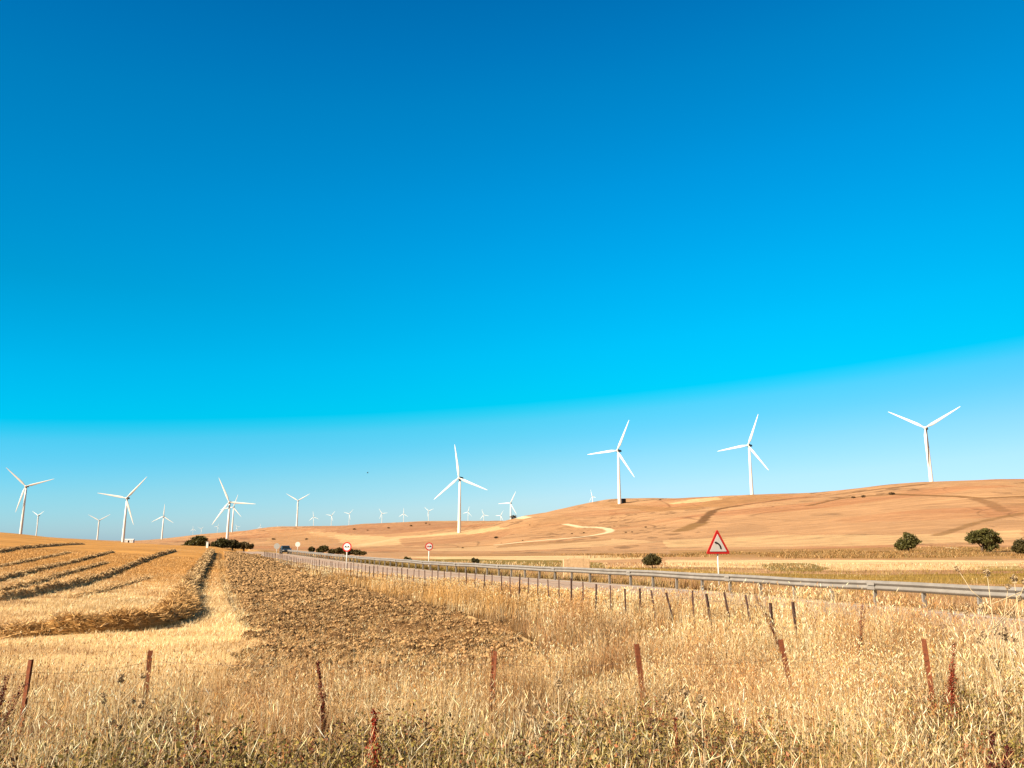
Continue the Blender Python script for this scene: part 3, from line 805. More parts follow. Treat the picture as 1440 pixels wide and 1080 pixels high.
p = ground_hit(877, 707.5); gable('shed', (p[0], p[1], tz(*p)), 4.6, 4, 4.6, 1.1, .3, 'dark square shed beside the foot of the turbine on the hill brow', M_nac, M_nac, 'shed')
p = at(182, 759.6, 1400); gable('farm_building', (p.x, p.y, tz(p.x, p.y)+0), 15, 8, max(3.4, p.z-tz(p.x, p.y)+.6), 1.6, .15, 'long low white building far behind the stubble field on the left', M_wall, M_wall, 'building')
def trough():
    x, z = ray(811, 799.5); Y = 75.; g = tz(x*Y, Y)
    root = empty('concrete_block_wall', (x*Y, Y, g), .12)
    tag(root, 'short pale crumbling stone wall just behind the crash barrier', 'wall')
    mb = MB()
    H = (EYE+ray(811, 785)[1]*Y)-g
    for x_, w_, dz in ((-1.08, .42, -.06), (-.1, 1.5, 0), (.93, .52, -.03)):
        mb.box((x_, 0, (H+dz)/2), (w_, .6, H+dz))
    mb.build('wall', M_conc, root, bevel=.03)
    MB().box((0, -.02, H*.62), (2.5, .5, .2)).build('band', M_conc, root)
trough()
p = at(291.5, 768.5, 190)
root = empty('white_marker_post', (p.x, p.y, tz(p.x, p.y))); tag(root, 'small white marker post between the dark roadside trees', 'marker post')
MB().box((0, 0, .6), (.5, .3, 1.5)).build('post', M_wall, root, bevel=.04)
MB().box((0, 0, 1.38), (.6, .4, .1)).build('cap', M_wall, root, bevel=.02)
# bird
p = at(517, 665, 110)
root = empty('bird', p, .5); root.scale = (.6, .6, .6); tag(root, 'small dark bird flying high in the blue sky', 'bird')
mb = MB(); mb.tube([(-.22, 0, 0), (-.12, 0, 0), (0, 0, .0), (.14, 0, .02), (.2, 0, .02)], [.01, .05, .07, .04, .01], 8)
for s in (-1, 1):
    bm = mb.bm; q = [(-.07, s*.03, .03), (.08, s*.03, .03), (.07, s*.25, .16), (-.02, s*.5, .22), (-.08, s*.25, .15)]
    a = [bm.verts.new(v) for v in q]; b = [bm.verts.new((v[0], v[1], v[2]+.012)) for v in q]
    bm.faces.new(a); bm.faces.new(b[::-1])
    for i in range(5): bm.faces.new((a[i], a[(i+1) % 5], b[(i+1) % 5], b[i]))
mb.build('body', M_bird, root)

# ------------------------------------------------------------------ foliage builders
def rand_unit(n):
    v = rng.normal(size=(n, 3)); return v/np.linalg.norm(v, axis=1)[:, None]
def leaf_quads(P_, size, col, flat=0.):
    n = len(P_); a = rand_unit(n); b = rand_unit(n); b = b-a*(a*b).sum(1)[:, None]; b /= np.linalg.norm(b, axis=1)[:, None]
    if flat: a[:, 2] *= (1-flat); b[:, 2] *= (1-flat)
    s = np.asarray(size).reshape(-1, 1)
    V = np.stack([P_-a*s, P_+b*s*.45, P_+a*s, P_-b*s*.45], 1).reshape(-1, 3)
    Q = np.arange(n*4).reshape(-1, 4)
    return V, Q, np.repeat(col, 4, axis=0)
def crown_points(blobs, n, gap=.43):
    """points near the shells of several blobs: uneven outline with gaps"""
    out = []; wts = np.array([b[3]**2 for b in blobs]); wts /= wts.sum()
    for b, wt in zip(blobs, wts):
        k = int(n*wt); u = rand_unit(k); r = b[3]*(rng.random(k)**.35)*(.8+.35*rng.random(k))
        nn = fbm(u[:, 0]*2.2+b[0]*3, u[:, 1]*2.2+u[:, 2]*2+b[2]*3, int(abs(b[0]*10)) % 50, 3)
        r = r*(.75+.5*nn); keep = nn > gap*.9
        q = np.stack([b[0]+u[:, 0]*r, b[1]+u[:, 1]*r, b[2]+u[:, 2]*r*b[4]], -1)[keep]
        out.append(q)
    return np.concatenate(out)
def tree(name, loc, blobs, trunk_pts, trunk_r, n, leaf, base, label, cat, group=None, limbs=()):
    root = empty(name, loc); tag(root, label, cat, group)
    mb = MB(); mb.tube(trunk_pts, trunk_r, 8)
    for l, r in limbs: mb.tube(l, r, 6)
    mb.build('trunk', M_bark, root, smooth=True)
    P_ = crown_points(blobs, n); nn = fbm(P_[:, 0]*1.2+3, P_[:, 2]*1.2+P_[:, 1], 5, 3)
    col = np.array(base)[None]*(.55+.9*nn[:, None])*(.7+.6*rng.random((len(P_), 1)))
    V, Q, c = leaf_quads(P_, leaf*(.7+.6*rng.random(len(P_))), col)
    np_mesh('crown', V, Q, M_leaf, root, col=c)
    return root
def ground_at(px, py, Y):
    x, _ = ray(px, py); return (x*Y, Y, tz(x*Y, Y))
DG = (.12, .11, .03)
# right side of the valley
g = ground_hit(1277, 776); g = (g[0], g[1], tz(*g)); k = g[1]/1088*1.02
def sc(k, bl): return [(b[0]*k, b[1]*k, b[2]*k, b[3]*k, b[4]) for b in bl]
tree('tree', g, sc(k, [(-8,0,7,8,.6),(-3,2,12,9,.8),(4,-1,17,8,.9),(11,1,14,7,.6),(-13,0,9,5,.6),(3,0,9,8,.6),(2,3,22,5,.8)]), [(0,0,-.5),(k*1,0,6*k),(k*2,0,13*k)], [1.6*k,1.1*k,.5*k], 5200, .33, DG,
     'dark leaning evergreen tree with ragged crown at the foot of the right hill', 'tree', None, [([(0,0,3*k),(-7*k,0,8*k)],[.8*k,.3*k]), ([(k,0,5*k),(8*k,0,13*k)],[.8*k,.3*k])])
g = ground_hit(1385, 776.5); g = (g[0], g[1], tz(*g)); k = g[1]/1088*1.02
tree('tree', g, sc(k, [(-15,0,17,9,.6),(-7,3,23,10,.6),(4,-2,25,11,.6),(14,2,21,10,.6),(20,0,15,6,.6),(2,3,17,13,.55),(5,0,7,7,.8),(12,-2,8,6,.7)]), [(-4*k,0,-.5),(-3*k,0,6*k),(0,0,16*k)], [1.6*k,1.3*k,.6*k], 8200, .34, DG,
     'big umbrella shaped evergreen tree with broad dark crown and visible trunk', 'tree', None, [([(-3*k,0,6*k),(-12*k,0,16*k)],[1*k,.3*k]), ([(-2*k,0,8*k),(9*k,0,19*k)],[1*k,.3*k])])
g = ground_hit(1440, 780); g = (g[0], g[1], tz(*g)); k = g[1]/1088*1.02
tree('tree', g, sc(k, [(-8,0,8,7,.8),(0,2,13,9,.75),(9,0,10,8,.8),(-3,0,5,7,.6)]), [(0,0,-.5),(0,0,8*k)], [1.2*k,.5*k], 4200, .33, (.10,.075,.022),
     'round dark tree cut by the right edge of the picture', 'tree')
g = ground_at(917, 795, 105); k = 105/1088.
g = (g[0], g[1], g[2])
hb = (EYE+ray(917, 794)[1]*105)-g[2]
tree('bush', g, [(b[0], b[1], b[2]+hb, b[3], b[4]) for b in sc(k, [(-7,0,5,6,.9),(0,0,8,8,.85),(7,0,6,6,.9),(3,2,10,5,.8),(-4,0,3,6,.6),(5,0,3,6,.6)])], [(0,0,-.5),(0,0,hb+5*k)], [.12,.05], 4200, .13, (.10,.085,.028),
     'round dense green bush alone behind the crash barrier left of the triangular sign', 'bush')
# left clump beside the road
def lt(px, pyb, Y, blobs, n, label, base=DG, leaf=.36):
    g = ground_at(px, pyb, Y); k = Y/1088.; lift = (EYE+ray(px, pyb)[1]*Y)-g[2]; lift -= 2.2*k
    tree('tree', g, [(b[0], b[1], b[2]+lift, b[3], b[4]) for b in sc(k, blobs)], [(0,0,-.5),(0,0,lift+8*k)], [.35,.15], n, leaf, base, label, 'tree', 'dark trees at the far end of the stubble field')
lt(276, 771, 240, [(0,0,10,9,.85),(8,0,12,7,.9),(-9,2,7,8,.7),(-18,0,4,5,.6),(12,0,6,6,.8),(4,2,15,5,.8)], 6500, 'biggest dark rounded tree at the far end of the stubble field', (.10,.09,.022))
lt(312, 771, 250, [(0,0,9,8,.8),(-8,0,6,7,.8),(6,2,8,6,.8)], 4200, 'dark rounded tree directly under the big turbine left of the road', (.085,.075,.024))
lt(327, 770, 255, [(0,0,7,7,.75),(6,0,5,5,.8)], 3000, 'low dark tree, third from left of the clump', (.09,.07,.024))
lt(343, 770, 262, [(0,0,5,7,.7),(8,0,4,6,.6),(-6,0,5,5,.7)], 2800, 'lowest brownish green tree at the right end of the clump', (.12,.085,.03))
# hedge bushes behind the road
def bush(px, pyb, Y, blobs, n, label, base=(.09, .075, .022), leaf=.3, group=None, lift=True):
    g = ground_at(px, pyb, Y); k = Y/1088.; lf = (EYE+ray(px, pyb)[1]*Y)-g[2]
    return tree('bush', g, [(b[0], b[1], b[2]+lf, b[3], b[4]) for b in sc(k, blobs)], [(0,0,-.5),(0,0,max(.3, lf+2*k))], [.12,.05], n, leaf, base, label, 'bush', group)
bush(455, 777, 190, [(0,0,5,6,.7),(-5,0,3,5,.6)], 2200, 'dark round bush behind the road between car and nearer round sign', group='dark bushes behind the road')
bush(438, 776, 195, [(0,0,3,4,.8)], 900, 'smallest dark bush behind the road right of the car', group='dark bushes behind the road')
bush(481, 780, 170, [(-14,0,4,5,.6),(-4,0,5,6,.6),(8,0,4,7,.55),(20,0,3,6,.5),(28,0,2,5,.4)], 4200, 'long low dark hedge behind the nearer round sign', base=(.10,.075,.022), group='dark bushes behind the road')
bush(573, 788, 120, [(-2,0,2,3,.8),(3,0,1.5,2.5,.7)], 700, 'tiny dark bush just above the crash barrier between the round signs', leaf=.15, group='dark bushes behind the road')
bush(667, 791, 95, [(-1,0,3,3,.9),(4,0,2,3,.8)], 1100, 'small upright green bush just above the crash barrier', (.09,.085,.03), .12, 'dark bushes behind the road')
# little bushes dotted over the hills: three shapes copied
shapes = []
def hill_bush(px, py, wpx, label):
    g = ground_hit(px, py); k = g[1]/1088.
    if len(shapes) < 3:
        v = len(shapes)
        bl = [[(0,0,.5,.9,.6),(.6,.2,.4,.6,.6)], [(0,0,.4,.8,.6),(-.7,0,.3,.6,.5),(.8,.1,.3,.5,.5)], [(0,0,.6,1.,.7)]][v]
        t = tree('hill_bush', (0,0,0), bl, [(0,0,-.3),(0,0,.4)], [.08,.04], 420, .16, (.085,.055,.025), label, 'bush', 'small dark bushes dotted over the hills')
        shapes.append(t)
    else:
        t = copy_tree(shapes[int(abs(px)) % 3]); t['label'] = label
    t.location = (g[0], g[1], tz(*g)); s = wpx*k*.55; t.scale = (s, s, s*.8); t.rotation_euler = (0, 0, px % 6)
for px, py, wp, lb in [(698,757,6,'long dark bush right of the foot of the big middle turbine'),(705,764,2,'tiny bush below the long dark one right of the middle turbine'),(735,760.5,2.2,'tiny lone bush between the middle turbine and the pale track'),
    (651,771,3,'tiny bush low on slope straight below the middle turbine'),(804,751,3,'small bush inside the loop of the pale track, left one'),(821,750,3,'small bush inside the loop of the pale track, right one'),
    (880,749,3.5,'small bush just right of the bend of the pale track'),(889,748.5,3.2,'second small bush right of the bend of the pale track'),(908,742,3.2,'lone bush uphill right of the track bend'),
    (498,745,4.5,'round dark bush on the reddish hill above the nearer round sign'),(517,746,3,'small bush beside the round dark one on the reddish hill'),(546,743,3.6,'small bush mid way along the reddish hill'),
    (578,740,3.6,'small bush near the top of the reddish hill'),(599,736.5,3,'tiny bush left of a pair just under the middle skyline'),(604,737.5,2.6,'tiny bush right of a pair just under the middle skyline'),
    (384,759,5,'dark bush alone on the slope above the oncoming car'),(431,759,4,'flat dark bush above and right of the oncoming car'),(1200,700.5,5.5,'dark bush on the field line left of two others below the tallest turbine'),
    (1214,699.5,6,'dark bush in the middle of the field line below the tallest turbine'),(1254,695.8,8,'flat dark bush right most on the field line below the tallest turbine'),(722,729.5,9,'dark bush on the skyline at the foot of the turbine in the dip'),
    (745,738.5,2.5,'tiny bush on the left shoulder of the right hill')]:
    hill_bush(px, py, wp, lb)

# ------------------------------------------------------------------ windrows
def windrow(pts=None, wd=1, ht=1, label="", amber=(.66,.42,.18), seed=1, dens=1.0):
    Pw = hits(pts, 6)
    # resample smooth
    s = np.concatenate([[0], np.cumsum(np.linalg.norm(np.diff(Pw, axis=0), axis=1))])
    step = .22 if s[-1] < 90 else .5
    t = np.arange(0, s[-1], step); X = np.interp(t, s, Pw[:, 0]); Y = np.interp(t, s, Pw[:, 1])
    kf = max(3, int(2.5/step)); ker = np.ones(kf)/kf
    def sm(a): return np.convolve(np.pad(a, kf, mode='reflect', reflect_type='odd'), ker, 'same')[kf:-kf]
    X = sm(X); Y = sm(Y)
    T = np.stack([np.gradient(X), np.gradient(Y)], -1); T /= np.linalg.norm(T, axis=1)[:, None]+1e-9
    Nn = np.stack([-T[:, 1], T[:, 0]], -1)
    m = 13; u = np.linspace(-1, 1, m); n = len(X)
    wv = wd*.5*(.75+.5*fbm(t/3, t*0+seed, seed, 3)); nearf = sstep(44, 27, Y) if wd > .8 else np.ones(n); wv = wv*(.5+.5*nearf); U = u[None]*wv[:, None]
    gx = X[:, None]+Nn[:, :1]*U; gy = Y[:, None]+Nn[:, 1:]*U
    hh = ht*(np.clip(np.cos(u*math.pi/2), 0, 1)**.6)[None]*(.35+1.3*fbm(gx/.35, gy/.35, seed+5, 4))*(.7+.6*fbm(t/2.2, t*0, seed+8, 3))[:, None]
    env = np.clip(np.minimum(t, t[-1]-t)/3., 0, 1)[:, None]
    gz = terrain(gx.ravel(), gy.ravel()).reshape(gx.shape)-.03+hh*env
    o = Vector((X[n//2], Y[n//2], tz(X[n//2], Y[n//2])))
    V = np.stack([gx-o.x, gy-o.y, gz-o.z], -1).reshape(-1, 3)
    i = np.arange(n-1)[:, None]*m+np.arange(m-1)[None]; Q = np.stack([i, i+1, i+m+1, i+m], -1).reshape(-1, 4)
    c = ((np.array(amber)[None]*nearf[:, None]+np.array([.66, .42, .18])[None]*(1-nearf[:, None]))[:, None, :]*(.6+.7*fbm(gx/.3, gy/.3, seed+3, 3))[:, :, None]).reshape(-1, 3)
    root = empty('straw_windrow', o); tag(root, label, 'straw windrow', 'rows of cut straw on the stubble field')
    mw = M_clod
    np_mesh('straw_mound', V, Q[:, ::-1], mw, root, col=c, smooth=False)
    # loose straws
    ns = int(min(75000, dens*n*step*(480 if wd > .8 else 260))); ii = rng.integers(0, n-1, ns); jj = rng.integers(1, m-1, ns)
    B = np.stack([gx[ii, jj]-o.x, gy[ii, jj]-o.y, gz[ii, jj]-o.z], -1)+rng.normal(size=(ns, 3))*([.08, .08, .02] if wd > .8 else [.03, .03, .01])
    dist = np.hypot(gx[ii, jj], gy[ii, jj]); d = rand_unit(ns); d[:, 2] = np.abs(d[:, 2])*.6; L_ = ((.12+.3*rng.random(ns))*(1 if wd > .8 else .45))[:, None]
    wv = np.maximum(.006, dist/1088*.45)[:, None]; sd_ = np.cross(d, rand_unit(ns)); sd_ /= np.linalg.norm(sd_, axis=1)[:, None]
    V2 = np.stack([B-sd_*wv, B+sd_*wv, B+d*L_+sd_*wv*.4, B+d*L_-sd_*wv*.4], 1).reshape(-1, 3)
    cc = (np.array([.82, .48, .18])[None]*nearf[ii][:, None]+np.array([.92, .62, .30])[None]*(1-nearf[ii][:, None]) if wd > .8 else np.array([[.92, .60, .28]]))*(.35+.9*rng.random((ns, 1)))
    so_ = np_mesh('loose_straw', V2, np.arange(ns*4).reshape(-1, 4), M_grass, root, col=np.repeat(cc, 4, axis=0)); so_['kind'] = 'stuff'
windrow(amber=(.50, .27, .09), pts=[(297,777),(291,786),(284,797),(274,812),(265,826),(259,838),(256,850),(255,862),(245,872),(222,879),(190,884),(150,889),(110,889),(60,889),(20,893),(-60,900)], wd=.95, ht=.44, label='thick curved straw windrow bending like a hook across the near stubble', dens=1.3)
windrow([(246,775),(225,781),(200,790),(175,800),(150,810),(110,823),(60,834),(20,841),(-60,852)], .42, .30, 'long dark edged straw windrow sweeping from the trees down to left edge', seed=2)
windrow([(160,776),(110,789),(50,803),(0,816),(-50,828)], .24, .20, 'thin straw windrow, second line above the long dark edged one', seed=3)
windrow([(152,791),(100,805),(50,820),(0,832),(-50,842)], .22, .17, 'thin straw windrow lying next above the long dark edged one', seed=4)
windrow([(118,765.5),(85,767),(57,769.5),(32,771.5),(0,777),(-50,785)], .5, .28, 'far dark straw windrow below the leftmost turbines', seed=5)
windrow([(100,777),(75,782),(40,789),(0,797),(-50,806)], .24, .15, 'faint straw windrow between the far dark one and the thin ones', seed=6)
windrow([(214,811),(190,818),(160,827),(130,834),(95,842)], .26, .12, 'short faint straw windrow in the pale stubble between the two thick ones', seed=7)

# ------------------------------------------------------------------ ground cover
def scatter(n, c0, c1, y0, y1, a=1.0):
    """points with uniform bearing, density falling with distance"""
    c = rng.uniform(c0, c1, n); u = rng.random(n)
    if abs(a-2) < 1e-6: Y = y0*(y1/y0)**u
    else:
        e = 2-a; Y = (y0**e+(y1**e-y0**e)*u)**(1/e)
    return c*Y, Y
def blades(X, Y, h, w_, lean, col, curve=.25, base_dark=1.0):
    n = len(X); Z = terrain(X, Y)-.02
    th = rng.uniform(0, 2*math.pi, n); ld = np.stack([np.cos(th), np.sin(th), np.zeros(n)], -1)
    ld[:, 0] += .35; # slight common wind lean
    ph = rng.uniform(0, math.pi, n); sd_ = np.stack([np.cos(ph)*.9+.1, np.sin(ph)*.6, np.zeros(n)], -1)
    lv = [0, .4, .75, 1.0]; wl = [1, .85, .55, .12]; Vs = []
    B = np.stack([X, Y, Z], -1)
    for l, wk in zip(lv, wl):
        c = B+ld*(lean*h*(l*(1-curve)+curve*l*l*1.6))[:, None]; c[:, 2] += h*l*(1-.35*lean*l)
        Vs += [c-sd_*(w_*wk*.5)[:, None], c+sd_*(w_*wk*.5)[:, None]]
    V = np.stack(Vs, 1).reshape(-1, 3); o = np.arange(n)[:, None]*8
    Q = np.concatenate([o+np.array([[0, 1, 3, 2]]), o+np.array([[2, 3, 5, 4]]), o+np.array([[4, 5, 7, 6]])])
    C = np.repeat(col[:, None, :], 8, axis=1); 
    tips = B+ld*(lean*h*(1+.6*curve))[:, None]; tips[:, 2] += h*(1-.35*lean)
    return V, Q, C.reshape(-1, 3), tips
def ears(T, L_, w_, col):
    """four-sided seed heads along a drooping direction"""
    n = len(T); d = rand_unit(n)*.45; d[:, 2] = np.abs(d[:, 2])+.35; d /= np.linalg.norm(d, axis=1)[:, None]
    a = np.cross(d, rand_unit(n)); a /= np.linalg.norm(a, axis=1)[:, None]; b = np.cross(d, a)
    L_ = L_[:, None]; w_ = w_[:, None]
    V = np.stack([T-d*L_*.5, T+a*w_-d*L_*.1, T+b*w_-d*L_*.1, T-a*w_-d*L_*.1, T-b*w_-d*L_*.1, T+d*L_*.5], 1).reshape(-1, 3)
    o = np.arange(n)[:, None]*6
    Fc = np.concatenate([o+np.array([[0, j, k]]) for j, k in ((2, 1), (3, 2), (4, 3), (1, 4))]+[o+np.array([[5, j, k]]) for j, k in ((1, 2), (2, 3), (3, 4), (4, 1))])
    return V, Fc, np.repeat(col, 6, axis=0)
PAL = np.array([[1.05, .78, .41], [.90, .61, .28], [.80, .47, .16], [.58, .26, .07], [1.14, .96, .62], [.26, .10, .03]])
def palette(n, wts, X, Y, sc_=1.3):
    wts = np.array(wts, float); wts /= wts.sum(); i = rng.choice(6, n, p=wts); c = PAL[i]
    ru = sstep(.52, .68, fbm(X/1.7+30, Y/1.7, 78, 3))[:, None]*.6; c = c*(1-ru)+np.array([.46, .21, .07])*ru
    return c*(.60+.75*fbm(X/sc_, Y/sc_, 77, 3))[:, None]*(.65+.5*rng.random((n, 1)))
def grass_object(name, label, X, Y, h, w_, lean, col, ear=0, mb_=None, cat='grass', curve=.25, earL=.09):
    V, Q, C, T = blades(X, Y, h, w_, lean, col, curve)
    o = np_mesh(name, V, Q, M_grass, col=C); tag(o, label, cat, kind='stuff')
    if ear:
        k = rng.random(len(X)) < ear
        D = np.hypot(X[k], Y[k])
        V, Fc, C = ears(T[k], earL*(.6+.8*rng.random(k.sum())), np.clip(D*.00046, .0014, .2), col[k]*(1.0+.45*rng.random((k.sum(), 1))))
        e = np_mesh('seed_heads', V, Fc, M_grass, o, col=C); e['kind'] = 'stuff'
    return o
def vx(Y): return np.interp(Y, VERGE_IN[::-1, 1], VERGE_IN[::-1, 0])

PATCH = [(1.5, 8.8, 1.6), (.9, 7.0, 1.3), (2.6, 7.2, 1.0), (5.9, 9.9, 1.6), (-.9, 7.2, 1.1), (-3.1, 7.2, 1.0), (-5.6, 8.4, .8), (4.6, 6.8, .8), (-4.4, 5.6, 1.0), (-1.8, 5.2, .9)]
def patch(X, Y):
    g = 0
    for a, b, r in PATCH: g = np.maximum(g, np.exp(-((X-a*np.minimum(1, Y/b))**2+((Y-b)*np.where(Y < b, .55, 1.0))**2)/(r*r)))
    return np.clip(g*(.45+1.1*fbm(X/.8, Y/.8, 57, 3)), 0, 1)
# foreground bank: tall dry stalks
X, Y = scatter(330000, -.80, .80, 2.6, 14.5, .7)
d, s, _ = seg_dist(X, Y, RAILC); ds = d*s
cl = fbm(X/.7, Y/.7, 51, 3); cl2 = fbm(X/2.2+7, Y/2.2, 53, 2)
lim = 10.6+1.1*(fbm(X/1.5, Y*0, 61, 2)-.5)*2+np.where(X > 0, 3, 0)
gz_ = sstep(.30, .62, patch(X, Y))
keep = ((Y < lim) | (rng.random(len(X)) < .12)) & (ds > 7.2) & (rng.random(len(X)) < sstep(.40, .60, cl)*(1-.9*gz_)*(.40+.60*sstep(6.6, 9.8, Y+2.2*(fbm(X/1.4, Y/1.4, 59, 2)-.5)))+.03)
X, Y, cl, cl2 = X[keep], Y[keep], cl[keep], cl2[keep]
h = (.28+.62*rng.random(len(X)))*(.50+.9*cl)*(1+.12*sstep(7.5, 9, Y))*(1-.3*gz_[keep])*(.8+.4*cl2)*(.78+.22*sstep(5.5, 8.5, Y))
grass_object('dry_grass', 'dense tall straw coloured grass with seed heads filling the foreground', X, Y, h, (.0022+.0032*rng.random(len(X))**2)*np.clip(Y/8.5, .45, 1.1), .05+.42*rng.random(len(X))**2, palette(len(X), [3.4, 2.6, 2.4, 2.4, 3.4, 2.6], X, Y), ear=.55, earL=.045)
# taller scattered wild oats and stiff stems
X, Y = scatter(9000, -.8, .8, 3.2, 12, .6)
keep = ((Y < 10.5) | (X > 1)) & (fbm(X/.9, Y/.9, 66, 2) > .42); X, Y = X[keep], Y[keep]
grass_object('tall_oat_stems', 'taller pale wild oat stems standing above the foreground grass', X, Y, .55+.45*rng.random(len(X)), (.003+.0025*rng.random(len(X)))*np.clip(Y/8.5, .5, 1.1), .05+.75*rng.random(len(X))**2, palette(len(X), [3, 2, 1, .3, 4, 0], X, Y), ear=.9, earL=.08)
# fallen litter on the bank
X, Y = scatter(110000, -.8, .8, 2.6, 13, .6); keep = (Y < 11) | (X > 0); X, Y = X[keep], Y[keep]
grass_object('grass_litter', 'fallen flattened straw lying beneath the foreground grass', X, Y, .10+.22*rng.random(len(X)), (.003+.003*rng.random(len(X)))*np.clip(Y/8, .45, 1.1), 1.0+1.1*rng.random(len(X)), palette(len(X), [1, 2, 3, 3, 1, 3], X, Y)*.7)
# verge between the plough, the fence and the road
X, Y = scatter(560000, -.62, .80, 10.5, 140, 1.75)
d, s, _ = seg_dist(X, Y, RAILC); ds = d*s
nz = fbm(X/1.3, Y/1.3, 71, 3); nb = fbm(X/5, Y/5, 72, 2)
keep = (X > vx(Y)+(nz-.5)*1.2) & (ds > 6.4) & (Y > 9.5) & (rng.random(len(X)) < .12+sstep(.38, .6, nz))
X, Y, nz, nb, ds = X[keep], Y[keep], nz[keep], nb[keep], ds[keep]
amb = sstep(.50, .66, nb)*(.3+.7*sstep(14, 24, Y))
h = (.35+.45*rng.random(len(X)))*(.65+.6*nz)*(.72+.56*fbm(X/2.6, Y/3.2, 74, 3))*(.85+.35*sstep(12, 30, Y))*(.55+.45*sstep(0, 1.6, X-vx(Y)))*np.where(ds < 9.8, 1+.45*sstep(21, 15, Y)-.38*sstep(20, 27, Y), 1)*np.where(ds < 7.8, np.where(Y < 16, 1, .5), 1)
c = palette(len(X), [3, 3, 2, 1, 3, .4], X, Y, 2.5); rst = sstep(.54, .66, fbm(X/.9+50, Y/1.1, 73, 3))*sstep(30, 20, Y); c = c*(1-.7*rst[:, None])+np.array([.36, .15, .05])*.7*rst[:, None]
gp = sstep(.30, .62, patch(X, Y)); kq = rng.random(len(X)) > gp*.85; X, Y, h, c, amb = X[kq], Y[kq], h[kq], c[kq], amb[kq]
c = c*(1-.75*amb[:, None])+np.array([.66, .34, .09])*(.7+.5*rng.random((len(X), 1)))*.75*amb[:, None]
grass_object('verge_grass', 'tall golden dry grass strip along the roadside fence', X, Y, h, np.maximum(.0045, Y/1088*.42)*(.6+.7*rng.random(len(X))), .05+.35*rng.random(len(X))**1.5, c, ear=.35)
# road shoulders (short)
X, Y = scatter(60000, -.5, .80, 11, 120, 1.75)
d, s, _ = seg_dist(X, Y, RAILC); ds = d*s
keep = (ds > 6.4) & (ds < 7.9); X, Y = X[keep], Y[keep]
if len(X): grass_object('shoulder_grass', 'short dry grass on the gravel edge of the road', X, Y, .08+.22*rng.random(len(X)), np.maximum(.008, Y/1088*.5), .1+.5*rng.random(len(X)), palette(len(X), [3, 3, 2, 1, 3, .4], X, Y))
n_ = 60000; sl = np.concatenate([[0], np.cumsum(np.linalg.norm(np.diff(RF, axis=0), axis=1))])
tt = 20+110*rng.random(n_)**2.0; dd_ = rng.uniform(6.2, 8.3, n_)
LX = np.interp(tt, sl, RF[:, 0]); LY = np.interp(tt, sl, RF[:, 1]); TT = np.gradient(RF, axis=0); TT /= np.linalg.norm(TT, axis=1)[:, None]
X = LX-np.interp(tt, sl, TT[:, 1])*dd_; Y = LY+np.interp(tt, sl, TT[:, 0])*dd_
k = (Y > 7) & (Y < 45); X, Y = X[k], Y[k]
grass_object('roadside_grass', 'tall pale grass growing right at the near edge of the road', X, Y, (.45+.45*rng.random(len(X)))*(.42+.74*sstep(34, 20, Y))*(.6+.7*fbm(X/1.1, Y/1.1, 96, 3)), np.maximum(.004, Y/1088*.4), .05+.4*rng.random(len(X)), palette(len(X), [3, 3, 2.4, 1.4, 2.6, .8], X, Y), ear=.35)
# beyond the rail: brown weeds then open grass
X, Y = scatter(300000, -.45, .85, 16, 130, 1.6)
d, s, _ = seg_dist(X, Y, RAILC); ds = d*s
nz = fbm(X/1.2, Y/1.2, 81, 3)
keep = (ds < -.5) & (rng.random(len(X)) < np.where(ds > -7, .3+sstep(.35, .6, nz), .35*sstep(.35, .6, nz)))
X, Y, nz, ds = X[keep], Y[keep], nz[keep], ds[keep]
mixw = fbm(X/3, Y/3, 83, 2)
c = palette(len(X), [3, 3, 2, 1, 3, .4], X, Y, 2.5); nearr = (ds > -7)
br = sstep(.45, .6, mixw)*np.where(nearr, .8, .5)
olive = sstep(36, 48, Y)[:, None]*(.55+.45*sstep(.35, .55, fbm(X/9, Y/9, 85, 2)))[:, None]*sstep(108, 96, Y)[:, None]*.95
c = c*(1-br[:, None])+np.array([.42, .20, .07])*(.6+.6*rng.random((len(X), 1)))*br[:, None]
c = c*(1-olive)+np.array([.30, .20, .035])*(.4+.9*rng.random((len(X), 1)))*olive
h = np.where(nearr, .3+.35*rng.random(len(X)), .12+.3*rng.random(len(X)))*(.6+.7*nz)
grass_object('field_edge_grass', 'mixed brown and pale weeds growing behind the crash barrier', X, Y, h, np.maximum(.008, Y/1088*.6), .05+.4*rng.random(len(X)), c, ear=.1)
# rough scrub along the foot of the right hill and on the valley floor
X, Y = scatter(150000, -.05, .80, 170, 330, 1.0)
nz = fbm(X/9, Y/14, 87, 3); k = rng.random(len(X)) < sstep(.46, .62, nz)*sstep(.05, .32, X/Y+.25*(fbm(X/30, Y/30, 88, 2)-.5))*sstep(170, 205, Y+30*nz)*sstep(330, 285, Y); X, Y, nz = X[k], Y[k], nz[k]
c = np.where(rng.random((len(X), 1)) < .55, np.array([[.50, .27, .09]]), np.where(rng.random((len(X), 1)) < .5, np.array([[.27, .19, .05]]), np.array([[.72, .46, .20]])))*(.35+.75*rng.random((len(X), 1)))
grass_object('hill_foot_scrub', 'rough brown and olive scrub along the foot of the right hill', X, Y, (.25+.6*rng.random(len(X)))*(.5+nz), Y/1088*.7, .2+.5*rng.random(len(X)), c, cat='scrub')
# stubble
X, Y = scatter(330000, -.95, -.15, 10.8, 95, 1.5)
X = X+0; inpl = plough_mask(X, Y); d, s, _ = seg_dist(X, Y, RAILC)
nz = fbm(X/1.1, Y/1.1, 91, 3)
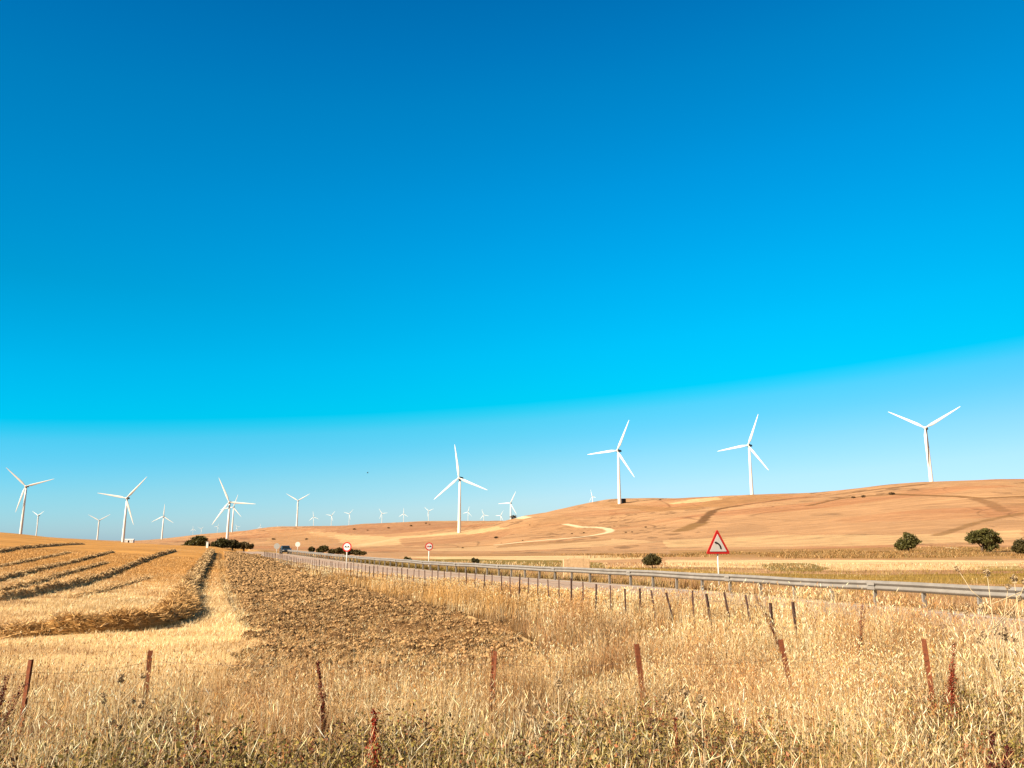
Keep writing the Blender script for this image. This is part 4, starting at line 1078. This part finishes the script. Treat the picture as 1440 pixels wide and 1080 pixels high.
# drilled rows about 0.18 m apart following the windrows
keep = ~inpl & (X < vx(np.maximum(Y, 10))-.5) & (rng.random(len(X)) < .25+sstep(.3, .6, nz)); X, Y, nz = X[keep], Y[keep], nz[keep]
kk = sstep(35, 75, Y-(X+20)*.5)*sstep(.3, .6, fbm(X/20, Y/30, 21, 3)+.25)
c = palette(len(X), [4, 3, 1.2, .5, 3, .2], X, Y, 1.8)*(1-.88*kk[:, None])+np.array([.66, .36, .11])*(.5+.8*rng.random((len(X), 1)))*.88*kk[:, None]
grass_object('stubble', 'short cut pale cereal stubble covering the left field', X, Y, (.06+.12*rng.random(len(X)))*(.7+.6*nz), np.maximum(.007, Y/1088*.6), .2+1.2*rng.random(len(X))**2, c, curve=.1, cat='stubble')

# clods of the ploughed field
def clods():
    t = (1+5**.5)/2
    ico = np.array([(-1,t,0),(1,t,0),(-1,-t,0),(1,-t,0),(0,-1,t),(0,1,t),(0,-1,-t),(0,1,-t),(t,0,-1),(t,0,1),(-t,0,-1),(-t,0,1)])/math.sqrt(1+t*t)
    fc = np.array([(0,11,5),(0,5,1),(0,1,7),(0,7,10),(0,10,11),(1,5,9),(5,11,4),(11,10,2),(10,7,6),(7,1,8),(3,9,4),(3,4,2),(3,2,6),(3,6,8),(3,8,9),(4,9,5),(2,4,11),(6,2,10),(8,6,7),(9,8,1)])
    X, Y = scatter(230000, -.42, .12, 8.6, 150, 1.7)
    k = plough_mask(X, Y); X, Y = X[k], Y[k]; n = len(X)
    r = np.minimum((.009+.042*rng.random(n)**4)*np.maximum(1, Y/24), .16)
    sc_ = r[:, None, None]*(.6+.8*rng.random((n, 12, 1)))*np.stack([.8+.6*rng.random(n), .8+.6*rng.random(n), .6+.4*rng.random(n)], -1)[:, None, :]
    V = ico[None]*sc_; a = rng.uniform(0, 6.28, n); ca, sa = np.cos(a)[:, None], np.sin(a)[:, None]
    V = np.stack([V[..., 0]*ca-V[..., 1]*sa, V[..., 0]*sa+V[..., 1]*ca, V[..., 2]], -1)
    V = V+np.stack([X, Y, terrain(X, Y)+(fbm(X/.38, Y/.38, 41, 3)-.5)*.34*sstep(90, 40, Y)+r*.25], -1)[:, None]
    Fc = (np.arange(n)[:, None, None]*12+fc[None]).reshape(-1, 3)
    c = np.array([.43, .26, .12])*(.25+1.15*rng.random((n, 1)))*(.8+.4*fbm(X/6, Y/6, 3, 2))[:, None]
    o = np_mesh('soil_clods', V.reshape(-1, 3), Fc, M_clod, col=np.repeat(c, 12, axis=0)); tag(o, 'brown ploughed earth clods covering the wedge shaped field', 'soil clods', kind='stuff')
    # straw and weeds between the clods
    X, Y = scatter(260000, -.42, .12, 8.6, 120, 1.6); k = plough_mask(X, Y); X, Y = X[k], Y[k]
    grass_object('plough_straw', 'scattered pale straw lying between the earth clods', X, Y, (.04+.15*rng.random(len(X)))*(1+1.3*sstep(20, 11, Y)), np.maximum(.004, Y/1088*.38), .3+1.2*rng.random(len(X)), palette(len(X), [2, 3, 3, 2, 1.5, 1.5], X, Y))
clods()

# leafy weeds in the foreground
def weeds():
    X, Y = scatter(7600, -.8, .8, 3.0, 12.5, .6)
    k = rng.random(len(X)) < sstep(.25, .6, patch(X, Y))*.36+.02+.40*sstep(9.8, 7.6, Y)*sstep(.38, .53, fbm(X/1.1, Y/1.1, 58, 2)); X, Y = X[k], Y[k]
    Z = terrain(X, Y); n = len(X); per = 170
    rad = (.14+.22*rng.random(n)); hh = (.28+.42*rng.random(n))*(.75+.5*patch(X, Y))
    u = rand_unit(n*per).reshape(n, per, 3); rr_ = rng.random((n, per, 1))**.4
    P_ = u*rr_*rad[:, None, None]; P_[..., 2] = (np.abs(P_[..., 2])/rad[:, None])*hh[:, None]+.02
    P_ = P_+np.stack([X, Y, Z], -1)[:, None]; P_ = P_.reshape(-1, 3)
    m = len(P_); which = np.repeat(rng.random(n), per)[:, None]
    base = np.where(which < .42, np.array([[.33, .25, .06]]), np.where(which < .68, np.array([[.46, .32, .11]]), np.where(which < .80, np.array([[.40, .14, .06]]), np.array([[.12, .055, .025]]))))
    c = base*(.2+1.15*rng.random((m, 1)))
    V, Q, C = leaf_quads(P_, .007+.016*rng.random(m), c)
    o = np_mesh('leafy_weeds', V, Q, M_leaf, col=C); tag(o, 'low olive green leafy weeds tangled under the foreground grass', 'weeds', kind='stuff')
weeds()

# dock plants: rust red seed stalks
def dock(px, pyt, Y, wd, label, lean=.0, n=1400, base=(.20, .03, .016), stems=3):
    top = at(px, pyt, Y); g = tz(top.x, top.y); H = top.z-g
    root = empty('dock_plant', (top.x-lean*H, top.y, g)); tag(root, label, 'dock plant', 'rust red dock plants in the dry grass')
    mb = MB(); pts = []
    for s in range(stems):
        a = random.uniform(-1, 1)*wd*.8/max(H, .1); hh = H*(1 if s == 0 else random.uniform(.6, .95)); la = lean if s == 0 else lean+a*.6
        line = [(la*hh*t*t, random.uniform(-.02, .02), hh*t) for t in (0, .3, .6, 1)]
        mb.tube([(x, y, z-.03) for x, y, z in line], [.007, .006, .005, .002], 5)
        k = n//stems; t = .35+.65*rng.random(k)**.8; rr_ = (wd*.34*(1.15-t)+.012)*(.35+1.1*vnoise(t*14, t*0+s, 5))
        q = np.stack([la*hh*t*t, np.zeros(k), hh*t], -1)+rand_unit(k)*(rr_*rng.random(k)**.5)[:, None]*[1, 1, .8]
        # whorls
        q[:, 2] += .012*np.sin(t*60); pts.append(q)
    mb.build('stem', M_post, root, smooth=True)
    P_ = np.concatenate(pts); c = np.array(base)*(.45+1.2*rng.random((len(P_), 1)))
    V, Q, C = leaf_quads(P_, .005+.008*rng.random(len(P_)), c); np_mesh('seed_spikes', V, Q, M_leaf, root, col=C)
    # few long leaves at the base
    lm = MB()
    for s in range(5):
        a = random.uniform(0, 6.28); d = Vector((math.cos(a), math.sin(a), 0)); sd_ = Vector((-d.y, d.x, 0)); L_ = random.uniform(.12, .24)
        v = [lm.bm.verts.new(d*(L_*t)+Vector((0, 0, .05+.22*t-.2*t*t))+sd_*w_*sg) for t, w_ in ((0, .008), (.4, .03), (.8, .022), (1, .003)) for sg in (-1, 1)]
        for i in range(3): lm.bm.faces.new((v[2*i], v[2*i+1], v[2*i+3], v[2*i+2]))
    o = lm.build('leaves', M_post, root)
dock(447, 930, 8.6, .34, 'tall dark red dock plant standing left of centre in the foreground', -.10, 2600, (.16, .022, .014), 3)
dock(526, 1000, 6.2, .26, 'bright red dock plant at the bottom edge left of centre', -.02, 1800, (.34, .035, .012), 3)
dock(692, 912, 9.5, .12, 'slim reddish dock plant climbing the centre fence stake', .0, 700, (.26, .05, .02), 2)
dock(10, 952, 8.0, .5, 'broad dark red dock plant at the left edge of the foreground', .1, 3400, (.15, .022, .016), 6)
dock(1342, 905, 9.8, .42, 'rust red dock plant beside the right hand fence stake', .12, 2200, (.30, .045, .018), 4)
dock(1213, 848, 13.5, .3, 'dark red branching dock plant in the grass below the crash barrier', .12, 1300, (.18, .03, .018), 3)
dock(1395, 1030, 6.0, .34, 'dark maroon dock plant low at the right bottom corner', .05, 2200, (.12, .02, .016), 4)
dock(1062, 838, 15.5, .34, 'dark dock plant leaning among the roadside posts below the triangular sign', -.3, 1300, (.14, .035, .025), 3)
dock(280, 1010, 6.6, .3, 'small reddish brown dock plant low in grass near the left bottom', .1, 900, (.22, .06, .02), 3)
dock(950, 1010, 6.4, .2, 'little rusty dock plant in green weeds at bottom right of centre', .0, 500, (.26, .07, .03), 1)

# pale dried thistles
def thistle(px, pyt, Y, label, spread=.35, n=9, col=(.66, .48, .28)):
    top = at(px, pyt, Y); g = tz(top.x, top.y); H = top.z-g
    root = empty('dry_thistle', (top.x, top.y, g)); tag(root, label, 'thistle', 'pale dried thistles')
    mb = MB(); hd = []
    mb.tube([(0, 0, -.05), (.01, 0, H*.5), (0, 0, H)], [.008, .006, .003], 6); hd.append((0, 0, H))
    for i in range(n):
        z0 = H*random.uniform(.35, .85); a = random.uniform(0, 6.28); r = spread*H*random.uniform(.25, .6); dz = H*random.uniform(.12, .32)
        e = (r*math.cos(a), r*math.sin(a)*.7, min(z0+dz, H*1.02)); mb.tube([(0, 0, z0), (e[0]*.6, e[1]*.6, z0+dz*.4), e], [.005, .004, .002], 5); hd.append(e)
    st_ = mb.build('stem', M_strawm, root, smooth=True)
    P_ = rand_unit(40)*.028*rng.random((40, 1))**.4; P_[:, 2] *= 1.3; c = np.array(col)*(.6+.6*rng.random((len(P_), 1)))
    V, Q, C = leaf_quads(P_, .010+.010*rng.random(len(P_)), c); f = np_mesh('flower_head', V, Q, M_leaf, root, col=C)
    for i, h_ in enumerate(hd):
        q = f if i == 0 else f.copy()
        if i: COL.objects.link(q); q.parent = root
        q.location = h_; q.rotation_euler = (i, i*2, i*3); q.scale = (1,)*3 if i % 3 else (1.3,)*3
M_strawm = mat('straw_stem', (.72, .56, .34), .7, noise=.3, nscale=30)
thistle(1388, 806, 8.5, 'tall pale dried thistle rising in front of the crash barrier at the right edge', .45, 16)
thistle(1426, 815, 8.2, 'pale dried thistle just right of the tall one, at the right edge', .4, 12)
thistle(985, 985, 5.6, 'dried forked thistle in the green weeds right of centre bottom', .5, 7)
thistle(785, 960, 6.6, 'pale dried thistle with wide branches near the bottom centre', .6, 9)
thistle(170, 955, 7.2, 'pale dried thistle in the grass right of the left dock plant', .4, 8)
